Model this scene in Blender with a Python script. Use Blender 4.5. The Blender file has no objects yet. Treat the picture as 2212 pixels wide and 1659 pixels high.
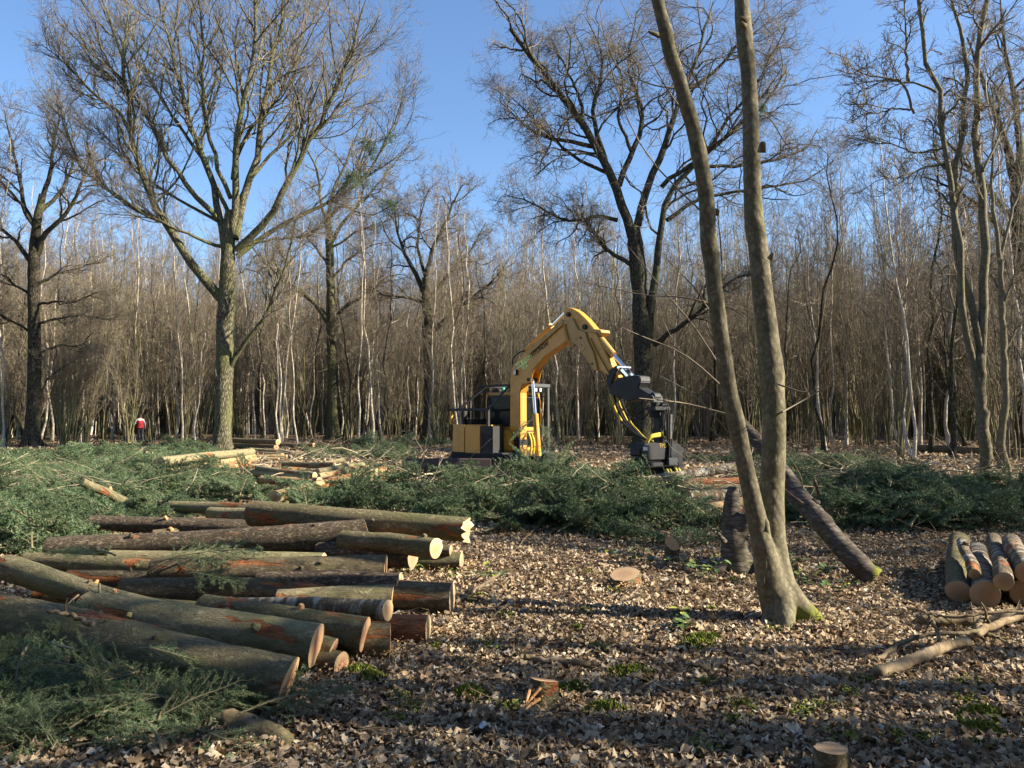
import bpy, bmesh, math, random
import numpy as np
from mathutils import Vector, Matrix

# ---------------------------------------------------------------- camera, sky, sun, exposure
scene = bpy.context.scene
COL = scene.collection
R_ = math.radians
CAMH, PITCH = 1.6, R_(2.33)
cam_d = bpy.data.cameras.new('camera'); cam = bpy.data.objects.new('camera', cam_d); COL.objects.link(cam)
cam_d.sensor_width = 36.0; cam_d.lens = 28.0; cam_d.clip_end = 2000.0; cam_d.clip_start = 0.05
cam.location = (0, 0, CAMH); cam.rotation_euler = (math.pi/2 + PITCH, 0, 0)
scene.camera = cam
SUN_AZ, SUN_EL = R_(97.0), R_(30.0)          # azimuth clockwise from the view direction
world = bpy.data.worlds.new('World'); scene.world = world; world.use_nodes = True
wn = world.node_tree.nodes; wl = world.node_tree.links
sky = wn.new('ShaderNodeTexSky'); sky.sky_type = 'NISHITA'; sky.sun_disc = False
sky.sun_elevation = SUN_EL; sky.sun_rotation = SUN_AZ
sky.air_density = 1.0; sky.dust_density = 0.5; sky.ozone_density = 5.0; sky.altitude = 100
wn['Background'].inputs['Strength'].default_value = 0.076
wl.new(sky.outputs[0], wn['Background'].inputs[0])
sun_d = bpy.data.lights.new('sun', 'SUN'); sun = bpy.data.objects.new('sun', sun_d); COL.objects.link(sun)
sun_d.energy = 5.0; sun_d.angle = R_(0.53); sun_d.color = (1.0, 0.90, 0.74)
sv = Vector((math.sin(SUN_AZ)*math.cos(SUN_EL), math.cos(SUN_AZ)*math.cos(SUN_EL), math.sin(SUN_EL)))
sun.rotation_euler = (-sv).to_track_quat('-Z', 'Y').to_euler()
sun.location = (30, 5, 30)
vs = scene.view_settings
vs.view_transform = 'Standard'; vs.look = 'None'; vs.exposure = 1.66; vs.gamma = 1.0; vs.use_curve_mapping = False
scene.cycles.max_bounces = 4; scene.cycles.diffuse_bounces = 1; scene.cycles.glossy_bounces = 2
scene.cycles.transparent_max_bounces = 6; scene.cycles.transmission_bounces = 3
scene.cycles.debug_use_spatial_splits = True
scene.cycles.caustics_reflective = False; scene.cycles.caustics_refractive = False

# ---------------------------------------------------------------- survey helpers
F_, CX, CY = 1720.0, 1106.0, 829.5          # focal length and centre of a 2212 x 1659 survey print of the photograph
def ray(px, py):
    x = (px-CX)/F_; t = (py-CY)/F_
    return np.array((x, math.cos(PITCH)+t*math.sin(PITCH), math.sin(PITCH)-t*math.cos(PITCH)))
def at(px, py, D):                            # world point seen there, D metres ahead
    r = ray(px, py); return np.array((0, 0, CAMH)) + r*(D/r[1])
def on(px, py, z=0.0):                        # world point seen there, at height z
    r = ray(px, py); return np.array((0, 0, CAMH)) + r*((z-CAMH)/r[2])
rng = np.random.default_rng(7)
random.seed(7)

# ---------------------------------------------------------------- object helpers
def mesh_np(name, V, faces, smooth=True, attrs=None):
    """V (n,3); faces: list of int arrays (m,k)"""
    me = bpy.data.meshes.new(name)
    V = np.asarray(V, dtype=np.float32)
    me.vertices.add(len(V)); me.vertices.foreach_set('co', V.ravel())
    fl = [np.asarray(f, dtype=np.int32) for f in faces if len(f)]
    tot = np.concatenate([np.full(len(f), f.shape[1], dtype=np.int32) for f in fl])
    idx = np.concatenate([f.ravel() for f in fl])
    start = np.concatenate(([0], np.cumsum(tot)[:-1])).astype(np.int32)
    me.loops.add(len(idx)); me.loops.foreach_set('vertex_index', idx)
    me.polygons.add(len(tot)); me.polygons.foreach_set('loop_start', start); me.polygons.foreach_set('loop_total', tot)
    if smooth: me.polygons.foreach_set('use_smooth', np.ones(len(tot), dtype=bool))
    if attrs:
        for k, a in attrs.items():
            at_ = me.attributes.new(k, 'FLOAT', 'POINT'); at_.data.foreach_set('value', np.asarray(a, dtype=np.float32))
    me.update(calc_edges=True)
    return me
def link(name, data, mat=None, parent=None, loc=None, rot=None):
    o = bpy.data.objects.new(name, data); COL.objects.link(o)
    if mat is not None and data is not None: 
        if len(data.materials) == 0: data.materials.append(mat)
    if parent is not None: o.parent = parent
    if loc is not None: o.location = loc
    if rot is not None: o.rotation_euler = rot
    return o
def empty(name, loc=(0, 0, 0), rotz=0.0):
    o = bpy.data.objects.new(name, None); COL.objects.link(o); o.location = loc; o.rotation_euler = (0, 0, rotz)
    o.empty_display_size = 0.2
    return o
def tag(o, label=None, cat=None, group=None, kind=None):
    if label: o['label'] = label
    if cat: o['category'] = cat
    if group: o['group'] = group
    if kind: o['kind'] = kind
    return o
def copy_tree(root, loc=None, rot=None, scale=None):
    def cp(o, par):
        c = o.copy(); COL.objects.link(c); c.parent = par
        for ch in list(o.children): cp(ch, c)
        return c
    kids = list(root.children)
    r = root.copy(); COL.objects.link(r)
    for ch in kids: cp(ch, r)
    if loc is not None: r.location = loc
    if rot is not None: r.rotation_euler = rot
    if scale is not None: r.scale = scale
    return r

# bmesh-free collector for hard-surface parts
class MB:
    def __init__(s): s.v = []; s.f = []
    def add(s, vs_, fs):
        b = len(s.v); s.v += [tuple(map(float, v)) for v in vs_]; s.f += [tuple(i+b for i in f) for f in fs]; return s
    def box(s, x0, x1, y0, y1, z0, z1, M=None):
        vs_ = [(x, y, z) for z in (z0, z1) for y in (y0, y1) for x in (x0, x1)]
        if M is not None: vs_ = [tuple(M @ Vector(v)) for v in vs_]
        return s.add(vs_, [(0, 2, 3, 1), (4, 5, 7, 6), (0, 1, 5, 4), (2, 6, 7, 3), (0, 4, 6, 2), (1, 3, 7, 5)])
    def prism(s, poly, y0, y1):                 # poly in x,z extruded along y
        n = len(poly)
        a = sum(poly[i][0]*poly[(i+1) % n][1]-poly[(i+1) % n][0]*poly[i][1] for i in range(n))
        if a < 0: poly = poly[::-1]
        vs_ = [(p[0], y0, p[1]) for p in poly]+[(p[0], y1, p[1]) for p in poly]
        fs = [tuple(range(n)), tuple(range(2*n-1, n-1, -1))]
        fs += [(i, i+n, (i+1) % n+n, (i+1) % n) for i in range(n)]
        return s.add(vs_, fs)
    def cyl(s, p, q, r, n=12, r2=None, cap=True):
        p = Vector(p); q = Vector(q); d = (q-p).normalized()
        a = d.orthogonal().normalized(); b = d.cross(a); r2 = r if r2 is None else r2
        vs_ = []
        for c, rr in ((p, r), (q, r2)):
            for i in range(n):
                t = 2*math.pi*i/n; vs_.append(c+a*(rr*math.cos(t))+b*(rr*math.sin(t)))
        fs = [(i, (i+1) % n, n+(i+1) % n, n+i) for i in range(n)]
        if cap: fs += [tuple(range(n-1, -1, -1)), tuple(range(n, 2*n))]
        return s.add(vs_, fs)
    def tube(s, pts, r, n=8):
        pts = np.array([tuple(p) for p in pts], float); rr = np.full(len(pts), r) if np.isscalar(r) else np.array(r, float)
        V, Fq = tube_arrays([(pts, rr)], n); b = len(s.v)
        s.v += [tuple(map(float, v)) for v in V]; s.f += [tuple(int(i)+b for i in f) for f in Fq]
        k = len(pts)
        s.f += [tuple(b+i for i in range(n)), tuple(b+(k-1)*n+n-1-i for i in range(n))]
        return s
    def build(s, name, mat, parent=None, bevel=0.0, smooth=False, seg=2):
        me = bpy.data.meshes.new(name); me.from_pydata(s.v, [], s.f); me.update()
        bm = bmesh.new(); bm.from_mesh(me); bmesh.ops.recalc_face_normals(bm, faces=bm.faces)
        if bevel > 0:
            bmesh.ops.bevel(bm, geom=[e for e in bm.edges if e.calc_face_angle(0) > 0.5], offset=bevel, segments=seg, affect='EDGES', clamp_overlap=True)
        bm.to_mesh(me); bm.free()
        if smooth: me.shade_smooth()
        return link(name, me, mat, parent)

def tube_arrays(polys, sides):
    """polys: list of (pts (n,3), radii (n)) -> verts, quads. Vectorised by group of equal length."""
    groups = {}
    for p, r in polys: groups.setdefault(len(p), []).append((p, r))
    Vs, Fs, off = [], [], 0
    for n, lst in groups.items():
        V, Q = tube_block(np.stack([a[0] for a in lst]), np.stack([a[1] for a in lst]), sides)
        Vs.append(V); Fs.append(Q+off); off += len(V)
    return np.concatenate(Vs), np.concatenate(Fs)
def tube_block(P, Rr, s):
    m, n, _ = P.shape
    T = np.empty_like(P); T[:, 1:-1] = P[:, 2:]-P[:, :-2]; T[:, 0] = P[:, 1]-P[:, 0]; T[:, -1] = P[:, -1]-P[:, -2]
    T /= np.linalg.norm(T, axis=2, keepdims=True)+1e-9
    ax = np.argmin(np.abs(T).max(axis=1), axis=1)
    ref = np.eye(3)[ax][:, None, :]
    A = np.cross(T, ref); A /= np.linalg.norm(A, axis=2, keepdims=True)+1e-9
    B = np.cross(T, A)
    th = np.arange(s)*2*np.pi/s
    V = P[:, :, None, :] + Rr[:, :, None, None]*(A[:, :, None, :]*np.cos(th)[None, None, :, None]+B[:, :, None, :]*np.sin(th)[None, None, :, None])
    base = (np.arange(m)*n*s)[:, None, None]; i = np.arange(n-1)[None, :, None]*s; j = np.arange(s)[None, None, :]; j2 = (j+1) % s
    Q = np.stack(np.broadcast_arrays(base+i+j, base+i+j2, base+i+s+j2, base+i+s+j), -1).reshape(-1, 4)
    return V.reshape(-1, 3), Q

# ---------------------------------------------------------------- materials
def ramp(nt, cols, fac):
    cr = nt.nodes.new('ShaderNodeValToRGB'); e = cr.color_ramp.elements
    while len(e) < len(cols): e.new(0.5)
    for el, (p, c) in zip(e, cols): el.position = p; el.color = (*c, 1)
    nt.links.new(fac, cr.inputs[0]); return cr.outputs[0]
def math_(nt, op, a, b=None, clamp=False):
    m = nt.nodes.new('ShaderNodeMath'); m.operation = op; m.use_clamp = clamp
    for i, v in enumerate((a, b)):
        if v is None: continue
        if isinstance(v, (int, float)): m.inputs[i].default_value = v
        else: nt.links.new(v, m.inputs[i])
    return m.outputs[0]
def mix_(nt, f, a, b, typ='MIX'):
    m = nt.nodes.new('ShaderNodeMixRGB'); m.blend_type = typ
    for i, v in enumerate((f, a, b)):
        if isinstance(v, (int, float)): m.inputs[i].default_value = v
        elif isinstance(v, tuple): m.inputs[i].default_value = (*v, 1)
        else: nt.links.new(v, m.inputs[i])
    return m.outputs[0]
def noise_(nt, vec, scale, detail=5, rough=0.55, dist=0.0):
    n = nt.nodes.new('ShaderNodeTexNoise'); n.inputs['Scale'].default_value = scale; n.inputs['Detail'].default_value = detail
    n.inputs['Roughness'].default_value = rough; n.inputs['Distortion'].default_value = dist
    nt.links.new(vec, n.inputs['Vector']); return n.outputs[0]
def voro_(nt, vec, scale, feature='DISTANCE_TO_EDGE'):
    n = nt.nodes.new('ShaderNodeTexVoronoi'); n.feature = feature; n.inputs['Scale'].default_value = scale
    nt.links.new(vec, n.inputs['Vector']); return n.outputs[0]
def newmat(name, rough=0.8, spec=0.25):
    m = bpy.data.materials.new(name); m.use_nodes = True; nt = m.node_tree; b = nt.nodes['Principled BSDF']
    b.inputs['Roughness'].default_value = rough; b.inputs['Specular IOR Level'].default_value = spec
    return m, nt, b
def coords(nt, stretch=(1, 1, 1), rnd=True, kind='Object'):
    tc = nt.nodes.new('ShaderNodeTexCoord'); mp = nt.nodes.new('ShaderNodeMapping')
    mp.inputs['Scale'].default_value = stretch; nt.links.new(tc.outputs[kind], mp.inputs[0])
    if rnd:
        oi = nt.nodes.new('ShaderNodeObjectInfo'); mu = nt.nodes.new('ShaderNodeVectorMath'); mu.operation = 'SCALE'
        mu.inputs[0].default_value = (37.0, 17.0, 29.0); nt.links.new(oi.outputs['Random'], mu.inputs['Scale'])
        nt.links.new(mu.outputs[0], mp.inputs['Location'])
    return mp.outputs[0]
def bump_(nt, b, h, strength, dist=0.02):
    bp = nt.nodes.new('ShaderNodeBump'); bp.inputs['Strength'].default_value = strength; bp.inputs['Distance'].default_value = dist
    nt.links.new(h, bp.inputs['Height']); nt.links.new(bp.outputs[0], b.inputs['Normal'])
def simple(name, col, var=0.25, scale=6.0, rough=0.7, spec=0.3, bump=0.0, metal=0.0, stretch=(1, 1, 1), kind='Object'):
    m, nt, b = newmat(name, rough, spec); v = coords(nt, stretch, kind=kind)
    n = noise_(nt, v, scale)
    lo = tuple(c*(1-var) for c in col); hi = tuple(min(1, c*(1+var)) for c in col)
    nt.links.new(ramp(nt, [(0.3, lo), (0.7, hi)], n), b.inputs['Base Color']); b.inputs['Metallic'].default_value = metal
    if bump > 0: bump_(nt, b, n, bump)
    return m
def bark(name, dark, mid, light, moss=None, stretch=(9, 9, 1.6), scale=1.6, bump=0.8, crack=1.0, moss_amt=0.5, dist=0.03):
    m, nt, b = newmat(name, 0.9, 0.15); v = coords(nt, stretch); v1 = coords(nt, (1, 1, 0.5))
    n = noise_(nt, v, scale, 7, 0.65, 0.4); e = voro_(nt, v, scale*1.5)
    h = math_(nt, 'MULTIPLY', n, math_(nt, 'ADD', math_(nt, 'MULTIPLY', math_(nt, 'MINIMUM', e, 0.25), 4*crack), 1-crack))
    c = ramp(nt, [(0.12, dark), (0.42, mid), (0.72, light)], h)
    if moss:
        mk = noise_(nt, v1, 1.3, 5, 0.6)
        mf = ramp(nt, [(0.62-moss_amt*0.35, (0, 0, 0)), (0.78-moss_amt*0.2, (1, 1, 1))], mk)
        c = mix_(nt, math_(nt, 'MULTIPLY', mf, 0.85), c, mix_(nt, h, tuple(x*0.45 for x in moss), moss))
    nt.links.new(c, b.inputs['Base Color']); bump_(nt, b, h, bump, dist)
    return m
# ---------------------------------------------------------------- materials of the wood
M_OAK = bark('oak_bark', (0.04, 0.036, 0.022), (0.16, 0.145, 0.088), (0.30, 0.275, 0.17), moss=(0.20, 0.21, 0.08), moss_amt=0.55)
M_OAKD = bark('dark_oak_bark', (0.025, 0.021, 0.015), (0.085, 0.075, 0.05), (0.16, 0.14, 0.095), moss=(0.14, 0.15, 0.06), moss_amt=0.3)
M_TWIG = simple('grey_twig_bark', (0.20, 0.165, 0.115), 0.4, 2.0, 0.8, 0.2)
M_TWIGB = simple('brown_twig_bark', (0.165, 0.128, 0.088), 0.4, 1.0, 0.8, 0.2)
M_HAZEL = bark('hazel_bark', (0.06, 0.05, 0.03), (0.17, 0.145, 0.085), (0.28, 0.25, 0.15), moss=(0.2, 0.22, 0.08), stretch=(6, 6, 1.0), crack=0.3, bump=0.3)
M_SYC = bark('sycamore_bark', (0.045, 0.04, 0.025), (0.135, 0.118, 0.074), (0.255, 0.228, 0.15), moss=(0.19, 0.19, 0.075), stretch=(5, 5, 4.0), scale=2.6, crack=0.3, bump=0.5, moss_amt=0.25, dist=0.012)
def birch_mat():
    m, nt, b = newmat('birch_bark', 0.6, 0.3); v = coords(nt, (3, 3, 14)); v2 = coords(nt, (1.2, 1.2, 0.8))
    n = noise_(nt, v, 1.3, 5, 0.7); n2 = noise_(nt, v2, 1.6, 4, 0.6)
    c = ramp(nt, [(0.30, (0.05, 0.04, 0.03)), (0.40, (0.36, 0.31, 0.23)), (0.65, (0.62, 0.55, 0.43))], n)
    c = mix_(nt, math_(nt, 'MULTIPLY', ramp(nt, [(0.55, (0, 0, 0)), (0.68, (1, 1, 1))], n2), 0.6), c, (0.16, 0.13, 0.08))
    nt.links.new(c, b.inputs['Base Color']); bump_(nt, b, n, 0.3); return m
M_BIRCH = birch_mat()
def litter_soil():
    m, nt, b = newmat('leafy_soil', 0.95, 0.1); v = coords(nt, rnd=False); 
    n = noise_(nt, v, 9.0, 8, 0.7); n2 = noise_(nt, v, 0.5, 4); e = voro_(nt, v, 16.0, 'F1')
    c = ramp(nt, [(0.28, (0.03, 0.02, 0.012)), (0.5, (0.12, 0.078, 0.048)), (0.72, (0.26, 0.18, 0.115))], math_(nt, 'ADD', math_(nt, 'MULTIPLY', n, 0.7), math_(nt, 'MULTIPLY', e, 0.4)))
    c = mix_(nt, math_(nt, 'MULTIPLY', n2, 0.35), c, (0.05, 0.04, 0.02))
    nt.links.new(c, b.inputs['Base Color']); bump_(nt, b, n, 1.0, 0.06); return m
M_SOIL = litter_soil()

# ---------------------------------------------------------------- ground sheet
def gz(x, y):
    """gentle relief of the forest floor"""
    return 0.035*np.sin(x*0.9+1.3)*np.cos(y*0.7)+0.03*np.sin(x*0.37+y*0.51)+0.012*np.sin(x*2.9+0.5)*np.sin(y*2.3)
def ground():
    ys = np.concatenate([np.arange(-30, -2, 2.0), np.arange(-2, 14, 0.16), np.arange(14, 60, 0.8), np.arange(60, 200, 10), np.array([200, 300, 450, 700, 1100])])
    xs = np.concatenate([np.array([-900, -500, -300, -200, -140]), np.arange(-100, -20, 5.0), np.arange(-20, -8, 0.8), np.arange(-8, 8, 0.16), np.arange(8, 20, 0.8), np.arange(20, 101, 5.0), np.array([140, 200, 300, 500, 900])])
    X, Y = np.meshgrid(xs, ys); Z = gz(X, Y)*np.clip(1.5-np.hypot(X, Y)/80, 0, 1)
    near = (np.abs(X) < 8) & (Y < 14); Z = Z+near*rng.normal(0, 0.008, X.shape)
    nx, ny = len(xs), len(ys); i = np.arange(nx-1)[None, :]+np.arange(ny-1)[:, None]*nx
    Q = np.stack([i, i+1, i+nx+1, i+nx], -1).reshape(-1, 4)
    o = link('ground', mesh_np('ground', np.stack([X, Y, Z], -1).reshape(-1, 3), [Q]), M_SOIL)
    return tag(o, 'forest floor of dark soil under fallen leaves', kind='structure')
GROUND = ground()
# ---------------------------------------------------------------- tree growth
def unit(a): return a/(np.linalg.norm(a, axis=-1, keepdims=True)+1e-9)
def grow(S, D, L, R, n, wig, up, g, rend=0.45):
    P = np.empty((len(S), n+1, 3)); P[:, 0] = S; d = unit(D)
    for i in range(n):
        d = unit(d+wig*g.normal(size=d.shape)+np.array((0, 0, up)))
        P[:, i+1] = P[:, i]+d*(L/n)[:, None]
    return P, R[:, None]*np.linspace(1, rend, n+1)[None, :]
def spawn(P, Rr, k, t0, t1, ang, lenf, radf, g, lmin=0.0, flat=0.0, tipfac=0.55, lenabs=None, jit=0.35):
    """k children on each parent polyline -> start, dir, len, radius"""
    M, n, _ = P.shape; L = np.linalg.norm(np.diff(P, axis=1), axis=2).sum(1)
    t = (np.arange(k)[None, :]+g.random((M, k)))/k; t = t0+(t1-t0)*t
    f = t*(n-1); i = np.minimum(f.astype(int), n-2); w = (f-i)[..., None]
    a = np.take_along_axis(P, i[..., None].repeat(3, -1), 1); b = np.take_along_axis(P, (i+1)[..., None].repeat(3, -1), 1)
    S = a*(1-w)+b*w; T = unit(b-a)
    r = np.take_along_axis(Rr, i, 1)*(1-w[..., 0])+np.take_along_axis(Rr, i+1, 1)*w[..., 0]
    v = g.normal(size=T.shape); v[..., 2] *= (1-flat); v -= T*(v*T).sum(-1, keepdims=True); v = unit(v)
    th = ang*(1+jit*g.normal(size=t.shape))[..., None]
    D = T*np.cos(th)+v*np.sin(th)
    base = L[:, None]*np.ones_like(t) if lenabs is None else np.full_like(t, lenabs)
    ln = lenf*base*(1-tipfac*t)*(0.65+0.7*g.random(t.shape)); ln = np.maximum(ln, lmin)
    return S.reshape(-1, 3), D.reshape(-1, 3), ln.ravel(), np.minimum(r*0.9, r*radf*(0.7+0.6*g.random(t.shape))).ravel()
def resample(pts, n):
    pts = np.asarray(pts, float); s = np.concatenate(([0], np.cumsum(np.linalg.norm(np.diff(pts[:, :3], axis=0), axis=1))))
    # Catmull-Rom style smoothing on a dense linear resample
    u = np.linspace(0, s[-1], n)
    out = np.stack([np.interp(u, s, pts[:, c]) for c in range(pts.shape[1])], -1)
    for _ in range(2):
        out[1:-1] = 0.25*out[:-2]+0.5*out[1:-1]+0.25*out[2:]
    return out
class TreeMesh:
    def __init__(s): s.V = []; s.F = []; s.o = 0
    def add(s, P, Rr, sides):
        V, Q = tube_block(P, Rr, sides); s.V.append(V); s.F.append(Q+s.o); s.o += len(V); return s
    def mesh(s, name): return mesh_np(name, np.concatenate(s.V), [np.concatenate(s.F)])
def roughen(V, amp, fr, g):
    ph = g.random(6)*6.28
    d = np.sin(V[:, 0]*fr+V[:, 2]*fr*0.37+ph[0])*np.sin(V[:, 1]*fr*1.1+V[:, 2]*fr*0.23+ph[1])+0.6*np.sin(V[:, 2]*fr*0.9+V[:, 0]*fr*1.7+ph[2])
    return d*amp

# hero tree from surveyed limbs: trunk (list of px,py,radius m), limbs (list of [dy list..])
def hero(name, label, D, trunk, limbs, seed, mt, mc, lv=(8, 6, 5, 3), l1=0.30, ups=(0.03, 0.05, 0.05, 0.04), wig=(0.16, 0.2, 0.25, 0.25), ang=0.75, twr=0.0055, cat='tree', tw=0.34, depth=0.6, extra=None, lmins=(0.9, 0.6, 0.4, 0.32), nolimbtwig=False, lenabs=None, group=None):
    g = np.random.default_rng(seed); b = on(trunk[0][0], trunk[0][1], 0.0) if D is None else at(trunk[0][0], trunk[0][1], D)
    b[2] = -0.05; D = b[1]; root = empty(name, b); tag(root, label, cat, group)
    tm = TreeMesh(); T = []
    for i, (px, py, r) in enumerate(trunk):
        p = at(px, py, D)-b; p[2] = max(p[2], 0) if i else 0; T.append((*p, r))
    T = resample(T, 26); g2 = g.normal(0, 0.012, (26, 2)); T[1:, :2] += g2[1:]
    rr = T[:, 3].copy(); z = T[:, 2]; rr *= 1+0.55*np.exp(-z/0.35)+0.04*g.normal(size=26)
    V, Q = tube_block(T[None, :, :3], rr[None], 18); V += (unit(V-np.repeat(T[:, :3], 18, 0))*roughen(V, 0.018, 9, g)[:, None])
    th = np.arctan2(V[:, 1], V[:, 0]); V[:, :2] *= (1+0.28*np.exp(-V[:, 2]/0.3)*np.sin(th*5+seed))[:, None]
    tm.V.append(V); tm.F.append(Q); tm.o = len(V)
    LP, LR = [], []
    for li, lm in enumerate(limbs):
        r0, r1, side, pts = lm; P = []
        n = len(pts); L2 = math.dist(pts[0], pts[-1])/F_*D
        for i, (px, py) in enumerate(pts):
            f = i/(n-1); dy = side*depth*L2*(f**1.1)
            p = at(px, py, D+dy)-b; P.append((*p, r0+(r1-r0)*f))
        P = resample(P, 15); P[1:, :3] += g.normal(0, 0.012*L2**0.5, (14, 3)); LP.append(P[:, :3]); LR.append(P[:, 3])
    LP = np.array(LP); LR = np.array(LR); tm.add(LP, LR, 10)
    cm = TreeMesh()
    S, Dd, L, R = spawn(LP, LR, lv[0], 0.30, 1.0, ang, l1, 0.55, g, lmins[0], tipfac=0.25, lenabs=lenabs)
    L = np.minimum(L, 5.0)
    P1, R1 = grow(S, Dd, L, np.clip(R, 0.012, 0.06), 7, wig[0], ups[0], g, 0.4); tm.add(P1, R1, 6); link('trunk', tm.mesh('trunk'), mt, root)
    S, Dd, L, R = spawn(P1, R1, lv[1], 0.12, 1.0, ang, 0.5, 0.6, g, lmins[1], tipfac=0.4)
    P2, R2 = grow(S, Dd, L, np.clip(R, 0.009, 0.025), 5, wig[1], ups[1], g, 0.5); cm.add(P2, R2, 4)
    S, Dd, L, R = spawn(P2, R2, lv[2], 0.1, 1.0, ang, 0.55, 0.65, g, lmins[2], tipfac=0.3)
    P3, R3 = grow(S, Dd, L, np.clip(R, twr, 0.014), 3, wig[2], ups[2], g, 0.6); cm.add(P3, R3, 3)
    if lv[3]:
        S, Dd, L, R = spawn(P3, R3, lv[3], 0.2, 1.0, ang, 0.6, 0.8, g, lmins[3], tipfac=0.2)
        P4, R4 = grow(S, Dd, L, np.full(len(L), twr), 2, wig[3], ups[3], g, 0.6); cm.add(P4, R4, 3)
    link('crown', cm.mesh('crown'), mc, root)
    return root

C1 = lambda l: [(x*0.43, y*0.43) for x, y in l]          # from enlargement of the top left
C2 = lambda l: [((1700+x*0.7233)/1.8228, (y*0.7233)/1.8228) for x, y in l]
C3 = lambda l: [((2900+x*0.8442)/1.8228, (y*0.8442)/1.8228) for x, y in l]
# --- the big oak on the left of the clearing
hero('oak_tree', 'tallest mossy oak with broad fan crown standing behind the pale log pile on the left', None,
     [(480, 978, .36), (482, 900, .36), (485, 800, .36), (487, 700, .37), (490, 630, .36), (492, 560, .30), (494, 500, .27), (497, 455, .22)],
     [(.22, .05, -.3, C1([(1110, 1500), (1050, 1440), (960, 1330), (870, 1190), (790, 1080), (740, 920), (690, 830), (660, 700), (640, 560), (640, 400), (600, 250), (540, 60)])),
      (.09, .02, -.5, C1([(665, 700), (620, 580), (480, 480), (390, 390), (310, 300), (230, 240)])),
      (.10, .02, .4, C1([(800, 1110), (660, 1040), (520, 930), (400, 850), (330, 650), (290, 520)])),
      (.17, .03, .3, C1([(1130, 1250), (1090, 1000), (1060, 880), (1000, 750), (960, 600), (900, 450), (870, 250), (800, 30), (760, -120)])),
      (.19, .03, -.2, C1([(1150, 1250), (1180, 1000), (1190, 800), (1170, 650), (1250, 450), (1280, 250), (1290, 0), (1290, -150)])),
      (.19, .03, .25, C1([(1180, 1200), (1250, 920), (1320, 650), (1330, 400), (1400, 200), (1420, 0), (1450, -140)])),
      (.18, .03, -.35, C1([(1185, 1260), (1300, 1150), (1400, 1060), (1480, 820), (1560, 700), (1640, 560), (1720, 400), (1790, 180), (1820, 40)])),
      (.13, .02, .45, C1([(1190, 1290), (1330, 1170), (1500, 1090), (1700, 1000), (1850, 880), (1950, 700), (2030, 480)])),
      (.13, .02, -.45, C1([(1110, 1110), (980, 980), (860, 850), (800, 700), (740, 550), (640, 450), (520, 330), (480, 120)])),
      (.08, .02, .5, C1([(1110, 1120), (1000, 1060), (850, 980), (720, 880), (600, 760), (480, 640)])),
      (.09, .02, -.6, C1([(1130, 1240), (1050, 1230), (940, 1170), (810, 1120), (600, 1010), (480, 900)])),
      (.10, .02, .7, C1([(1180, 1050), (1240, 900), (1400, 740), (1560, 600), (1700, 380), (1900, 250)])),
      (.10, .02, -.7, C1([(1160, 1000), (1080, 800), (1020, 600), (1010, 400), (1030, 200), (1000, 0), (990, -100)])),
      (.10, .02, .8, C1([(1170, 900), (1200, 700), (1400, 500), (1500, 250), (1560, 0), (1590, -100)])),
      (.10, .02, .7, C1([(1140, 1050), (1040, 830), (900, 640), (760, 420), (660, 200), (610, 0)])),
      (.12, .015, -.5, [(496, 797), (529, 742), (579, 669), (605, 609), (628, 537), (640, 470)]),
      (.07, .015, .5, C1([(1220, 1240), (1370, 1200), (1500, 1190), (1620, 1150), (1700, 1040)]))],
     11, M_OAK, M_TWIG, lv=(20, 8, 4, 2), l1=0.32, ups=(.11, .10, .08, .06), ang=0.5, wig=(.2, .22, .25, .25), depth=0.55)
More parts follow.
